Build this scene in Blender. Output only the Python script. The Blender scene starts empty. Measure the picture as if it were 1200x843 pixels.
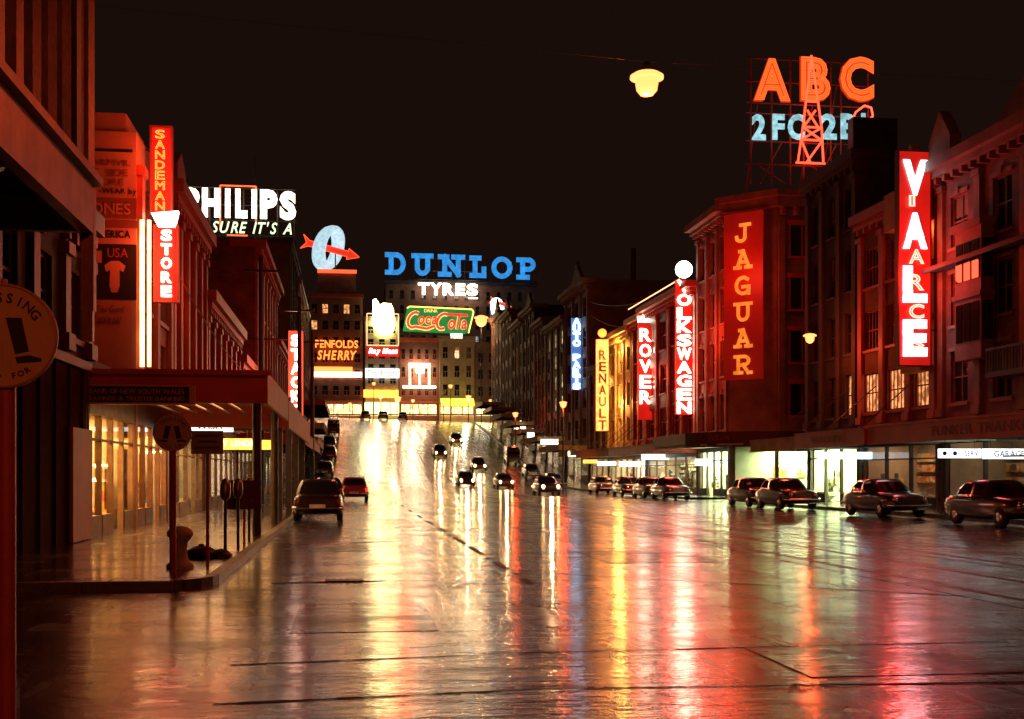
import bpy, math, random
from mathutils import Vector
random.seed(7)
S = bpy.context.scene
COL = S.collection
# ------------------------------------------------------------------ camera geometry
A = math.radians(7.73); CA, SA = math.cos(A), math.sin(A); F = 1400.0; EYE = 1.6; HOR = 556.0
def T(u): return (u - 600.0) / F
def Yat(u, X): t = T(u); return X * (CA - t * SA) / (t * CA + SA)      # distance along the street where plane X shows at column u
def Xat(u, Y): t = T(u); return Y * (t * CA + SA) / (CA - t * SA)
def D(X, Y): return X * SA + Y * CA
def Zat(v, X, Y): return EYE + (HOR - v) * D(X, Y) / F
def box_at(u0, v0, u1, v1, Y):
    x0, x1 = Xat(u0, Y), Xat(u1, Y); xm = (x0 + x1) / 2
    return x0, x1, Zat(v1, xm, Y), Zat(v0, xm, Y)
PR = [(-500, 0), (70, 0), (100, 0.1), (110, .55), (121, 1.5), (131, 2.6), (145, 4.4), (152, 5.4), (165, 7.2), (179, 9.0), (190, 10.3), (200, 11.0), (212, 11.3), (3000, 11.3)]
def prof(s):
    for (a, b), (c, d) in zip(PR, PR[1:]):
        if s <= c: return b + (d - b) * (s - a) / (c - a)
    return 11.3
def G(X, Y):
    s = Y - .6 * (max(-6, min(30, X)) + 1)
    return sum(prof(s + k) for k in (-6, -3, 0, 3, 6)) / 5
# ------------------------------------------------------------------ materials
def nt(name):
    m = bpy.data.materials.new(name); m.use_nodes = True; t = m.node_tree
    return m, t, t.nodes['Principled BSDF'], t.nodes['Material Output']
def pos(t, scale=(1, 1, 1)):
    g = t.nodes.new('ShaderNodeNewGeometry'); mp = t.nodes.new('ShaderNodeMapping'); mp.inputs['Scale'].default_value = scale
    t.links.new(g.outputs['Position'], mp.inputs['Vector']); return mp.outputs['Vector']
def noise(t, vec, scale, detail=4, rough=.55):
    n = t.nodes.new('ShaderNodeTexNoise'); n.inputs['Scale'].default_value = scale; n.inputs['Detail'].default_value = detail
    n.inputs['Roughness'].default_value = rough; t.links.new(vec, n.inputs['Vector']); return n.outputs['Fac']
def ramp(t, fac, stops):
    r = t.nodes.new('ShaderNodeValToRGB'); e = r.color_ramp.elements
    while len(e) < len(stops): e.new(.5)
    for q, (p, c) in zip(e, stops):
        q.position = p; q.color = (*c, 1) if len(c) == 3 else c
    t.links.new(fac, r.inputs['Fac']); return r.outputs['Color']
def g3(x): return (x, x, x)
def bump(t, h, strength, dist, normal=None):
    b = t.nodes.new('ShaderNodeBump'); b.inputs['Strength'].default_value = strength; b.inputs['Distance'].default_value = dist
    t.links.new(h, b.inputs['Height'])
    if normal: t.links.new(normal, b.inputs['Normal'])
    return b.outputs['Normal']
def painted(name, c, rough=.6, var=.35, scale=1.5, metal=0, bmp=.15):
    m, t, p, o = nt(name); v = pos(t)
    f = noise(t, v, scale, 6, .65); lo = tuple(x * (1 - var) for x in c); hi = tuple(min(1, x * (1 + var)) for x in c)
    t.links.new(ramp(t, f, [(.3, lo), (.7, hi)]), p.inputs['Base Color'])
    p.inputs['Roughness'].default_value = rough; p.inputs['Metallic'].default_value = metal
    if bmp: t.links.new(bump(t, noise(t, v, 25, 3), bmp, .02), p.inputs['Normal'])
    return m
def brick(name, c, c2, mortar):
    m, t, p, o = nt(name)
    g = t.nodes.new('ShaderNodeNewGeometry'); sp = t.nodes.new('ShaderNodeSeparateXYZ'); cb = t.nodes.new('ShaderNodeCombineXYZ')
    t.links.new(g.outputs['Position'], sp.inputs[0]); ad = t.nodes.new('ShaderNodeMath'); ad.operation = 'ADD'
    t.links.new(sp.outputs[0], ad.inputs[0]); t.links.new(sp.outputs[1], ad.inputs[1])
    t.links.new(ad.outputs[0], cb.inputs[0]); t.links.new(sp.outputs[2], cb.inputs[1])
    b = t.nodes.new('ShaderNodeTexBrick'); b.inputs['Scale'].default_value = 1
    b.inputs['Brick Width'].default_value = .46; b.inputs['Row Height'].default_value = .16; b.inputs['Mortar Size'].default_value = .014
    b.inputs['Color1'].default_value = (*c, 1); b.inputs['Color2'].default_value = (*c2, 1); b.inputs['Mortar'].default_value = (*mortar, 1)
    t.links.new(cb.outputs[0], b.inputs['Vector'])
    n = noise(t, pos(t), .7, 6, .7); mx = t.nodes.new('ShaderNodeMix'); mx.data_type = 'RGBA'; mx.blend_type = 'MULTIPLY'; mx.inputs[0].default_value = 1
    t.links.new(b.outputs['Color'], mx.inputs[6]); t.links.new(ramp(t, n, [(.3, g3(.45)), (.7, g3(1.1))]), mx.inputs[7])
    t.links.new(mx.outputs[2], p.inputs['Base Color']); p.inputs['Roughness'].default_value = .75
    t.links.new(bump(t, b.outputs['Fac'], -.4, .01), p.inputs['Normal'])
    return m
def emis(name, c, s, mottle=0, scale=2.0, c2=None):
    m, t, p, o = nt(name)
    p.inputs['Base Color'].default_value = (*[x * .5 for x in c], 1); p.inputs['Roughness'].default_value = .4
    p.inputs['Emission Color'].default_value = (*c, 1); p.inputs['Emission Strength'].default_value = s
    if mottle:
        f = noise(t, pos(t), scale, 3, .6)
        lo = c2 if c2 else tuple(x * (1 - mottle) for x in c)
        t.links.new(ramp(t, f, [(.38, lo), (.62, c)]), p.inputs['Emission Color'])
    return m
def glass(name, c=(.02, .02, .02), rough=.06):
    m, t, p, o = nt(name); p.inputs['Base Color'].default_value = (*c, 1); p.inputs['Roughness'].default_value = rough
    p.inputs['Specular IOR Level'].default_value = .8
    t.links.new(bump(t, noise(t, pos(t), 1.2, 2), .15, .02), p.inputs['Normal'])
    return m
def clear(name):
    m, t, p, o = nt(name); t.nodes.remove(p)
    tr = t.nodes.new('ShaderNodeBsdfTransparent'); gl = t.nodes.new('ShaderNodeBsdfGlossy'); gl.inputs['Roughness'].default_value = .05
    mx = t.nodes.new('ShaderNodeMixShader'); lw = t.nodes.new('ShaderNodeFresnel'); lw.inputs['IOR'].default_value = 1.4
    ge = t.nodes.new('ShaderNodeNewGeometry'); mu = t.nodes.new('ShaderNodeMath'); mu.operation = 'MULTIPLY'; iv = t.nodes.new('ShaderNodeMath'); iv.operation = 'SUBTRACT'; iv.inputs[0].default_value = .9
    t.links.new(ge.outputs['Backfacing'], iv.inputs[1]); iv.use_clamp = True; t.links.new(iv.outputs[0], mu.inputs[0]); t.links.new(lw.outputs[0], mu.inputs[1]); t.links.new(mu.outputs[0], mx.inputs[0]); t.links.new(tr.outputs[0], mx.inputs[1]); t.links.new(gl.outputs[0], mx.inputs[2]); t.links.new(mx.outputs[0], o.inputs[0])
    return m
def wet(name, c, r0, r1, b1=.35, paving=False):
    m, t, p, o = nt(name); v = pos(t)
    # worn tar: mottled dark colour
    f = noise(t, v, .35, 7, .7)
    t.links.new(ramp(t, f, [(.3, tuple(x * .6 for x in c)), (.7, tuple(x * 1.4 for x in c))]), p.inputs['Base Color'])
    # film of water: smooth where it pools, rougher on the crowns, in bands across the street
    band = noise(t, pos(t, (.10, .55, .3)), 1.3, 5, .62)
    track = noise(t, pos(t, (1.6, .05, .3)), 1.0, 3, .6); mxr = t.nodes.new('ShaderNodeMix'); mxr.data_type = 'RGBA'; mxr.inputs[0].default_value = .4
    t.links.new(ramp(t, band, [(.40, g3(r0)), (.60, g3(r1))]), mxr.inputs[6]); t.links.new(ramp(t, track, [(.4, g3(r0 * .7)), (.6, g3(r1 * 1.35))]), mxr.inputs[7]); t.links.new(mxr.outputs[2], p.inputs['Roughness'])
    dry = noise(t, pos(t, (.5, .9, .3)), .9, 6, .7); t.links.new(ramp(t, dry, [(.44, g3(.9)), (.64, g3(.15))]), p.inputs['Coat Weight'])
    p.inputs['Specular IOR Level'].default_value = .85
    p.inputs['Coat Roughness'].default_value = .11; p.inputs['Coat IOR'].default_value = 1.75
    big = noise(t, pos(t, (.5, 1.5, .3)), 1.7, 5, .66)
    n1 = bump(t, big, b1 * .8, .05)
    mid = noise(t, pos(t, (1, 2.2, 1)), 6, 3, .6); n1 = bump(t, mid, .22, .014, n1)
    fine = noise(t, v, 55, 3, .6)
    n2 = bump(t, fine, .45, .006, n1)
    if paving:
        b = t.nodes.new('ShaderNodeTexBrick'); b.inputs['Scale'].default_value = 1; b.inputs['Brick Width'].default_value = .9; b.inputs['Row Height'].default_value = .6
        b.inputs['Mortar Size'].default_value = .012; t.links.new(v, b.inputs['Vector'])
        n2 = bump(t, b.outputs['Fac'], -.5, .01, n2)
    t.links.new(n2, p.inputs['Normal']); t.links.new(n1, p.inputs['Coat Normal'])
    return m
M = dict(
    road=wet('wet_asphalt', (.035, .028, .024), .14, .30),
    pave=wet('wet_paving', (.07, .055, .045), .12, .30, .25, True),
    kerb=painted('kerb_stone', (.15, .12, .10), .4, .5, 6, 0, .6),
    tar=painted('tar_seam', (.012, .01, .01), .8, .3, bmp=0),
    worn=painted('worn_marking', (.05, .03, .025), .75, .4, 6),
    brick_r=brick('red_brick', (.30, .10, .06), (.22, .07, .045), (.2, .16, .13)),
    brick_b=brick('brown_brick', (.21, .09, .055), (.14, .06, .04), (.13, .09, .07)),
    cream=painted('cream_render', (.42, .35, .25), .7, .3, .9),
    ochre=painted('ochre_render', (.45, .33, .17), .7, .3, .9),
    stone=painted('sandstone', (.22, .125, .085), .75, .35, .8),
    dark=painted('sooty_render', (.055, .04, .032), .7, .4, .8),
    redp=painted('red_paint', (.42, .07, .045), .5, .25, 1.2),
    maroon=painted('maroon_paint', (.10, .02, .014), .5, .3, 1.2),
    white=painted('white_paint', (.7, .66, .6), .5, .15, 2),
    board=painted('hoarding_board', (.5, .26, .2), .6, .15, 1.5),
    black=painted('black_paint', (.015, .013, .012), .5, .3, 2, bmp=0),
    iron=painted('dark_iron', (.05, .035, .03), .4, .4, 5, .3),
    corr=painted('rusty_iron', (.34, .15, .09), .45, .5, 2.2, .2),
    steel=painted('steel', (.3, .27, .25), .35, .3, 5, .8, 0),
    chrome=painted('chrome', (.7, .7, .7), .15, .05, 5, 1, 0),
    rubber=painted('rubber', (.02, .02, .02), .7, .3, 5, bmp=0),
    wood=painted('wood', (.2, .11, .06), .5, .4, 3),
    glass=glass('dark_glass'), carglass=glass('car_glass', (.015, .015, .018), .03), clear=clear('clear_glass'),
    floor=painted('shop_floor', (.3, .26, .2), .4, .2),
    pale=painted('pale_green_wall', (.62, .68, .5), .6, .12),
    blind=painted('roller_blind', (.2, .14, .09), .7, .2, 2), sett=None, patch=None,
    goods=None,
)
M['sett'] = wet('wet_setts', (.03, .022, .018), .26, .42, .3, True)
M['patch'] = wet('wet_patch', (.018, .014, .013), .20, .5, .5)
def goods(name, cols, s):
    m, t, p, o = nt(name)
    vo = t.nodes.new('ShaderNodeTexVoronoi'); vo.inputs['Scale'].default_value = 3.2; t.links.new(pos(t, (1, 1, 1.6)), vo.inputs['Vector'])
    sp = t.nodes.new('ShaderNodeSeparateColor'); t.links.new(vo.outputs['Color'], sp.inputs[0])
    t.links.new(ramp(t, sp.outputs[0], [(i / len(cols), c) for i, c in enumerate(cols)]), p.inputs['Base Color'])
    p.inputs['Roughness'].default_value = .5
    return m
M['goods'] = goods('stacked_goods', [(.5, .3, .05), (.6, .55, .4), (.45, .04, .03), (.7, .45, .08), (.1, .06, .04), (.5, .5, .3)], 0)
M['goods2'] = goods('pale_goods', [(.55, .6, .4), (.6, .6, .5), (.2, .12, .06), (.6, .55, .35), (.05, .05, .04)], 0)
WH = emis('neon_white', (1, .84, .6), 10, .4, 5); BLW = emis('neon_blue_white', (.55, .82, 1), 9)
BLU = emis('neon_blue', (.035, .30, .78), .8, .3, 1.2); RED = emis('neon_red', (1, .045, .02), 5); ORG = emis('neon_orange', (1, .24, .03), 2.4)
DORG = emis('neon_deep_orange', (1, .10, .016), 1.5)
YEL = emis('neon_yellow', (1, .5, .09), 4); GRN = emis('sign_green', (.02, .28, .06), .62, .3, 1.0); YG = emis('glowing_awning_green', (.75, .7, .06), 2.0, .4, .7)
REDB = emis('red_lightbox', (.75, .014, .008), .55, .25, .8); REDD = emis('dim_red_lightbox', (.6, .014, .006), .17, .3, .6)
LB = emis('white_lightbox', (.9, .95, .9), 1.6, .3, 3); LBW = emis('warm_lightbox', (1, .72, .42), 5, .3, 1.5); LBY = emis('orange_lightbox', (1, .36, .04), 3, .3, 2)
HOT = emis('overbright_sign', (1, .95, .36), 12)
LAMP = emis('lamp_bowl', (1, .27, .075), 2.3)
LIT = emis('lit_pane', (1, .42, .14), 1.1, .85, 3.0); LITY = emis('lit_yellow_pane', (1, .85, .45), 2.2, .7, 2.5)
TAIL = emis('tail_lamp', (1, .02, .01), 3); HEAD = emis('head_lamp', (1, .52, .18), 55)
TUBE = emis('fluorescent_tube', (.85, 1, .72), 20)
STRIP = emis('lit_reveal', (1, .55, .2), 5, .5, 1.2)
# ------------------------------------------------------------------ mesh helpers
class MB:
    def __init__(s): s.v = []; s.f = []; s.sm = []
    def add(s, vs, fs, smooth=False):
        n = len(s.v); s.v += [tuple(x) for x in vs]; s.f += [tuple(i + n for i in f) for f in fs]; s.sm += [smooth] * len(fs); return s
    def box(s, x0, x1, y0, y1, z0, z1):
        if x0 > x1: x0, x1 = x1, x0
        if y0 > y1: y0, y1 = y1, y0
        if z0 > z1: z0, z1 = z1, z0
        v = [(x, y, z) for z in (z0, z1) for y in (y0, y1) for x in (x0, x1)]
        return s.add(v, [(0, 2, 3, 1), (4, 5, 7, 6), (0, 1, 5, 4), (2, 6, 7, 3), (0, 4, 6, 2), (1, 3, 7, 5)])
    def bar(s, a, b, r, n=6, r2=None):
        a, b = Vector(a), Vector(b); d = (b - a)
        if d.length < 1e-6: return s
        d.normalize(); u = d.cross(Vector((0, 0, 1)) if abs(d.z) < .9 else Vector((1, 0, 0))).normalized(); w = d.cross(u); r2 = r if r2 is None else r2
        ring = lambda c, rr: [c + (u * math.cos(2 * math.pi * i / n) + w * math.sin(2 * math.pi * i / n)) * rr for i in range(n)]
        v = ring(a, r) + ring(b, r2)
        s.add(v, [(i, (i + 1) % n, n + (i + 1) % n, n + i) for i in range(n)], n > 6)
        return s.add(v, [tuple(range(n))[::-1], tuple(range(n, 2 * n))])
    def lathe(s, pr, c, n=16, axis=2, smooth=True, caps=True):
        vs = []
        for r, h in pr:
            for i in range(n):
                a = 2 * math.pi * i / n; p = [r * math.cos(a), r * math.sin(a), h]
                if axis == 0: p = [h, p[0], p[1]]
                if axis == 1: p = [p[0], h, p[1]]
                vs.append((c[0] + p[0], c[1] + p[1], c[2] + p[2]))
        fs = [(k * n + i, k * n + (i + 1) % n, (k + 1) * n + (i + 1) % n, (k + 1) * n + i) for k in range(len(pr) - 1) for i in range(n)]
        s.add(vs, fs, smooth); m = len(pr)
        if not caps: return s
        return s.add(vs, [tuple(range(n))[::-1], tuple(range((m - 1) * n, m * n))])
    def poly(s, pts, d0, d1, axis):          # polygon in a plane, given thickness along axis
        n = len(pts)
        def mk(p, d): return {0: (d, p[0], p[1]), 1: (p[0], d, p[1]), 2: (p[0], p[1], d)}[axis]
        v = [mk(p, d0) for p in pts] + [mk(p, d1) for p in pts]
        return s.add(v, [tuple(range(n)), tuple(range(n, 2 * n))[::-1]] + [(i, n + i, n + (i + 1) % n, (i + 1) % n) for i in range(n)])
    def obj(s, name, mat, parent=None, at=None):
        me = bpy.data.meshes.new(name); off = Vector((0, 0, 0))
        q = parent
        while q is not None: off += q.location; q = q.parent
        if at: off = Vector(at)
        me.from_pydata([tuple(Vector(p) - off) for p in s.v], [], s.f)
        for pl, k in zip(me.polygons, s.sm): pl.use_smooth = k
        me.materials.append(M[mat] if isinstance(mat, str) else mat)
        o = bpy.data.objects.new(name, me); COL.objects.link(o); o.parent = parent
        if at and parent is None: o.location = at
        return o
def thing(name, label, cat, loc, group=None):
    o = bpy.data.objects.new(name, None); COL.objects.link(o); o.location = loc; o.empty_display_size = .3
    o['label'] = label; o['category'] = cat
    if group: o['group'] = group
    return o
def tag(o, label, cat, group=None):
    o['label'] = label; o['category'] = cat
    if group: o['group'] = group
    return o
def struct(name, mb, mat, kind='structure'):
    o = mb.obj(name, mat); o['kind'] = kind; return o
def point(name, loc, c, w, r=.15, parent=None):
    l = bpy.data.lights.new(name, 'POINT'); l.energy = w; l.color = c; l.shadow_soft_size = r
    o = bpy.data.objects.new(name, l); COL.objects.link(o); o.location = Vector(loc) - (parent.location if parent else Vector((0, 0, 0))); o.parent = parent; return o
def area(name, loc, c, w, sx, sy, parent=None):
    l = bpy.data.lights.new(name, 'AREA'); l.energy = w; l.color = c; l.shape = 'RECTANGLE'; l.size = sx; l.size_y = sy
    o = bpy.data.objects.new(name, l); COL.objects.link(o); o.location = Vector(loc) - (parent.location if parent else Vector((0, 0, 0))); o.parent = parent; return o
def copy_tree(o, parent=None):
    c = o.copy(); COL.objects.link(c); c.parent = parent
    for ch in list(o.children): copy_tree(ch, c)
    return c
# ------------------------------------------------------------------ lettering
_gc = {}
def glyph(ch, bold, shear, tube, ins):
    k = (ch, bold, shear, tube, ins)
    if k not in _gc:
        c = bpy.data.curves.new('g', 'FONT'); c.body = ch; c.resolution_u = 3; c.offset = bold + ins; c.shear = shear
        if tube: c.fill_mode = 'NONE'; c.bevel_depth = tube; c.bevel_resolution = 0
        else: c.extrude = .5
        o = bpy.data.objects.new('g', c); COL.objects.link(o); bpy.context.view_layer.update()
        m = bpy.data.meshes.new_from_object(o); _gc[k] = ([tuple(v.co) for v in m.vertices], [tuple(p.vertices) for p in m.polygons])
        bpy.data.objects.remove(o); bpy.data.curves.remove(c); bpy.data.meshes.remove(m)
    return _gc[k]
def letters(parent, s, org, ud, w, h, mat, depth=.1, bold=0., shear=0., tube=0., ins=(0,), vertical=False, gap=.08, name='letter', merge=False, fill=.82, uniq=False):
    """writes s into the box with lower left corner org, width w along ud, height h; letters face ud x up"""
    org, ud = Vector(org), Vector(ud).normalized(); nd = ud.cross(Vector((0, 0, 1)))
    cells = []; x = 0
    for ch in s:
        if ch == ' ': x += .35; continue
        gs = [glyph(ch, bold, shear, tube, i) for i in ins]
        vs = [v for g in gs for v in g[0]]; x0 = min(v[0] for v in vs); x1 = max(v[0] for v in vs)
        cells.append((ch, gs, x, x0, x1)); x += x1 - x0 + gap
    tot = x - gap; allv = [v for c in cells for g in c[1] for v in g[0]]
    ylo = min(v[1] for v in allv); yhi = max(v[1] for v in allv)
    big = MB(); n = len(s); out = []; k = 0
    if vertical:
        slots = [i for i, ch in enumerate(s) if ch != ' ']
    for j, (ch, gs, xx, x0, x1) in enumerate(cells):
        mb = big if merge else MB()
        if vertical:
            i = slots[j]; ch_h = h / n; z0 = h - (i + 1) * ch_h + ch_h * (1 - fill) / 2; wv = [v for g in gs for v in g[0]]
            a0 = min(v[1] for v in wv); a1 = max(v[1] for v in wv); wid = w * (.35 if ch == 'I' else 1); off = (w - wid) / 2
            fx = lambda p: off + (p[0] - x0) / (x1 - x0) * wid
            fy = lambda p: z0 + (p[1] - a0) / (a1 - a0) * ch_h * fill
        else:
            fx = lambda p: (xx + p[0] - x0) / tot * w
            fy = lambda p: (p[1] - ylo) / (yhi - ylo) * h
        for g in gs:
            zs = 1 if tube else depth
            mb.add([org + ud * fx(p) + Vector((0, 0, fy(p))) + nd * (p[2] * zs + (depth / 2)) for p in g[0]], g[1])
        if not merge: out.append(mb.obj(name, mat, parent))
    if merge: return big.obj(name if name != 'letter' else 'lettering', mat, parent)
    return out
# slab letters drawn as strokes in a unit box (x 0..1, y 0..1)
def arc(cx, cy, rx, ry, a0, a1, n=7): return [(cx + rx * math.cos(math.radians(a0 + (a1 - a0) * i / n)), cy + ry * math.sin(math.radians(a0 + (a1 - a0) * i / n))) for i in range(n + 1)]
SL = {
 'D': [[(.22, 0), (.22, 1)], [(0, 0), (.5, 0)] + arc(.5, .5, .42, .5, -90, 90, 9) + [(0, 1)]],
 'U': [[(.2, 1), (.2, .35)] + arc(.5, .33, .3, .33, 180, 360, 8) + [(.8, 1)], [(0, 1), (.4, 1)], [(.6, 1), (1, 1)]],
 'N': [[(.2, 0), (.2, 1), (.8, 0), (.8, 1)], [(0, 0), (.4, 0)], [(0, 1), (.3, 1)], [(.6, 1), (1, 1)]],
 'L': [[(.25, 1), (.25, 0)], [(0, 1), (.55, 1)], [(0, 0), (.92, 0), (.92, .38)]],
 'O': [arc(.5, .5, .46, .5, 0, 360, 16)],
 'P': [[(.25, 0), (.25, 1)], [(0, 1), (.6, 1)] + arc(.6, .73, .32, .27, 90, -90, 7) + [(.25, .46)], [(0, 0), (.55, 0)]],
 'J': [[(.62, 1), (.62, .28)] + arc(.36, .26, .26, .26, 0, -180, 8), [(.36, 1), (.9, 1)]],
 'A': [[(.14, 0), (.5, 1), (.86, 0)], [(.27, .33), (.73, .33)], [(0, 0), (.32, 0)], [(.68, 0), (1, 0)], [(.3, 1), (.5, 1)]],
 'G': [arc(.5, .5, .42, .5, 50, 330, 12) + [(.86, .42), (.5, .42)], [(.86, .42), (.86, .0)]],
 'R': [[(.2, 0), (.2, 1)], [(0, 1), (.55, 1)] + arc(.55, .74, .3, .26, 90, -90, 7) + [(.2, .48)], [(.5, .48), (.82, 0), (1, 0)], [(0, 0), (.42, 0)]],
}
def slab(parent, ch, org, ud, w, h, sw, depth, mat):
    org, ud = Vector(org), Vector(ud).normalized(); nd = ud.cross(Vector((0, 0, 1))); mb = MB(); up = Vector((0, 0, 1)); q = 0
    for st in SL[ch]:
        pts = [Vector((sw / 2 + p[0] * (w - sw), sw / 2 + p[1] * (h - sw))) for p in st]
        for i, (a, b) in enumerate(zip(pts, pts[1:])):
            d = (b - a)
            if d.length < 1e-5: continue
            d.normalize(); e = d * (sw * (.5 if len(st) < 6 or i in (0, len(st) - 2) else .12)); n2 = Vector((-d.y, d.x)) * sw / 2; q += 1; dz = depth + .0015 * (q % 9)
            c = [a - e - n2, b + e - n2, b + e + n2, a - e + n2]
            v = [org + ud * p.x + up * p.y for p in c] + [org + ud * p.x + up * p.y + nd * dz for p in c]
            mb.add(v, [(3, 2, 1, 0), (4, 5, 6, 7), (0, 1, 5, 4), (1, 2, 6, 5), (2, 3, 7, 6), (3, 0, 4, 7)])
    return mb.obj('letter', mat, parent)
# ------------------------------------------------------------------ setting
def grid_sheet(x0, x1, y0, y1, nx, ny, dz, thick=0):
    mb = MB(); vs = []; fs = []
    for j in range(ny + 1):
        for i in range(nx + 1):
            x = x0 + (x1 - x0) * i / nx; y = y0 + (y1 - y0) * j / ny; vs.append((x, y, G(x, y) + dz))
    for j in range(ny):
        for i in range(nx): a = j * (nx + 1) + i; fs.append((a, a + 1, a + nx + 2, a + nx + 1))
    mb.add(vs, fs, True)
    if thick:
        for e0, e1, n in (((x0, y0), (x0, y1), ny), ((x1, y1), (x1, y0), ny), ((x0, y0), (x1, y0), nx), ((x1, y1), (x0, y1), nx)):
            for k in range(n):
                p = [(e0[0] + (e1[0] - e0[0]) * (k + q) / n, e0[1] + (e1[1] - e0[1]) * (k + q) / n) for q in (0, 1)]
                z = [G(*c) + dz for c in p]
                mb.add([(*p[0], z[0]), (*p[1], z[1]), (*p[1], z[1] - thick), (*p[0], z[0] - thick)], [(0, 1, 2, 3)])
    return mb
FL, KL, KR, FR = -6.0, -1.9, 21.3, 24.7
g_ = MB()
for (x0, x1, y0, y1, nx, ny) in ((-200, -60, -60, 420, 2, 90), (-60, 60, -60, 260, 24, 160), (60, 200, -60, 260, 2, 40), (-60, 200, 260, 420, 4, 10)):
    q = grid_sheet(x0, x1, y0, y1, nx, ny, -.05); g_.add(q.v, q.f, True)
struct('ground', g_, 'dark')
struct('road', grid_sheet(KL - .6, KR + .6, -30, 212, 20, 160, 0), 'road')
struct('side_street', grid_sheet(-60, KL - .6, 7.6, 17.6, 30, 4, 0), 'road')
struct('side_street', grid_sheet(KR + .6, 80, 62.5, 73.5, 20, 4, .003), 'road')
struct('cross_street', grid_sheet(-60, 80, 212, 222, 40, 4, .0), 'road')
def footpath(x0, x1, y0, y1): return struct('footpath', grid_sheet(x0, x1, y0, y1, 3, max(2, int((y1 - y0) / 2)), .13), 'pave')
footpath(-6.4, KL - .16, 17.5, 212); footpath(-6.4, -2.42, -12, 8.6); footpath(KR + .16, 25.2, -10, 62.4); footpath(KR + .16, 25.2, 73.6, 212)
footpath(-20, -6.4, 17.0, 18.4)
def kerb(x0, x1, y0, y1):
    n = max(1, int(max(abs(x1 - x0), y1 - y0) / 1.2)); mb = MB()
    for k in range(n):
        if y1 - y0 > abs(x1 - x0):
            a, b = y0 + (y1 - y0) * k / n, y0 + (y1 - y0) * (k + 1) / n - .015; q = grid_sheet(x0, x1, a, b, 1, 1, .136 + random.uniform(-.004, .004), .2)
        else:
            a, b = x0 + (x1 - x0) * k / n, x0 + (x1 - x0) * (k + 1) / n - .015; q = grid_sheet(a, b, y0, y1, 1, 1, .136 + random.uniform(-.004, .004), .2)
        mb.add(q.v, q.f)
    return struct('kerb', mb, 'kerb')
kerb(KL - .16, KL, 17.9, 212); struct('kerb', grid_sheet(-2.42, -2.25, -12, 8.6, 1, 20, .135, .2), 'dark'); kerb(KR, KR + .16, -10, 62.4); kerb(KR, KR + .16, 73.6, 212); kerb(-12, KL - .5, 16.84, 17.0)
mb = MB()
for i in range(5):                            # rounded corner of the kerb
    a0, a1 = math.radians(i * 18 - 90), math.radians((i + 1) * 18 - 92); cx, cy = KL - .9, 17.85
    pts = [(cx + r * math.cos(a) * .9 / 1.0, cy + r * math.sin(a)) for r, a in ((1.0, a0), (1.0, a1), (.84, a1), (.84, a0))]
    mb.poly(pts, -.05, .137, 2)
struct('kerb', mb, 'kerb')
mb = MB(); mb.poly([(-12, 17.0), (KL - .9, 17.02), (KL - .45, 17.15), (KL - .2, 17.45), (KL - .16, 17.5), (-12, 17.5)], -.05, .128, 2); struct('footpath', mb, 'pave')
# tar-filled joints across the concrete carriageway, broken lane line
def seam(u0, v0, u1, v1, w):
    d0, d1 = F * EYE / (v0 - HOR), F * EYE / (v1 - HOR)
    P = lambda u, d: (T(u) * d * CA + d * SA, d * CA - T(u) * d * SA)
    a, b = Vector(P(u0, d0)), Vector(P(u1, d1)); n = (b - a).normalized(); n = Vector((-n.y, n.x)); mb = MB(); k = 14
    for i in range(k):
        p, q = a.lerp(b, i / k), a.lerp(b, (i + 1) / k); ww = w * random.uniform(.5, 1.3)
        o1 = n * ww / 2
        mb.add([(p.x - o1.x, p.y - o1.y, .004), (q.x - o1.x, q.y - o1.y, .004), (q.x + o1.x, q.y + o1.y, .004), (p.x + o1.x, p.y + o1.y, .004)], [(0, 1, 2, 3)])
    return mb
sm = MB()
for a in ((318, 684, 452, 681, .20), (452, 681, 640, 680, .05), (640, 672, 1150, 700, .06), (270, 780, 560, 768, .05), (560, 767, 1180, 752, .05), (250, 826, 640, 808, .06), (640, 808, 1200, 800, .06), (330, 640, 470, 634, .16)):
    q = seam(*a); sm.add(q.v, q.f)
struct('road_seam', sm, 'tar')
sm = MB()
for y, l in [(17.2, .9), (18.8, .25), (20, 1.6), (22.4, .3), (23.6, 2.6), (27.2, 3.0), (31, .5), (33, 2.5), (38, 3), (44, 3), (51, 3), (59, 3), (68, 3), (78, 3)]:
    sm.add([(2.56, y, .005), (2.68, y, .005), (2.68, y + l, .005), (2.56, y + l, .005)], [(0, 1, 2, 3)])
struct('lane_marking', sm, 'worn')
for X0 in (8.4, 11.6):                            # old tram tracks: setts with two steel rails
    struct('tram_bed', grid_sheet(X0 - .45, X0 + 1.9, 2, 206, 2, 120, .004), 'sett')
    for q in (0, 1.43):
        struct('tram_rail', grid_sheet(X0 + q, X0 + q + .065, 2, 206, 1, 120, .009), 'steel')
        struct('tram_groove', grid_sheet(X0 + q + .066, X0 + q + .11, 2, 206, 1, 120, .008), 'tar')
for (a, b, c, d) in ((-.6, .9, 12.2, 14.9), (3.6, 5.4, 9.0, 10.6), (4.6, 6.8, 21, 24.5), (14.6, 17.2, 27, 31.5), (-.9, .4, 25, 28), (14, 15.3, 18.4, 20.2), (.9, 2.0, 36, 43), (5.0, 6.4, 50, 60), (16.5, 18, 44, 52)):
    struct('road_patch', grid_sheet(a, b, c, d, 1, 1, .005), 'patch')
mb = MB()
for y, x, w in ((17.9, -.35, .55), (17.95, .25, .0),):
    if w: mb.box(x, x + w, y, y + .32, .001, .018)
for i in range(6): mb.box(-.36 + .1 * i, -.32 + .1 * i, 17.86, 18.26, .018, .026)
tag(mb.obj('drain_cover', 'iron'), 'small dark iron drain cover set in the road near the footpath corner', 'drain cover')
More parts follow.
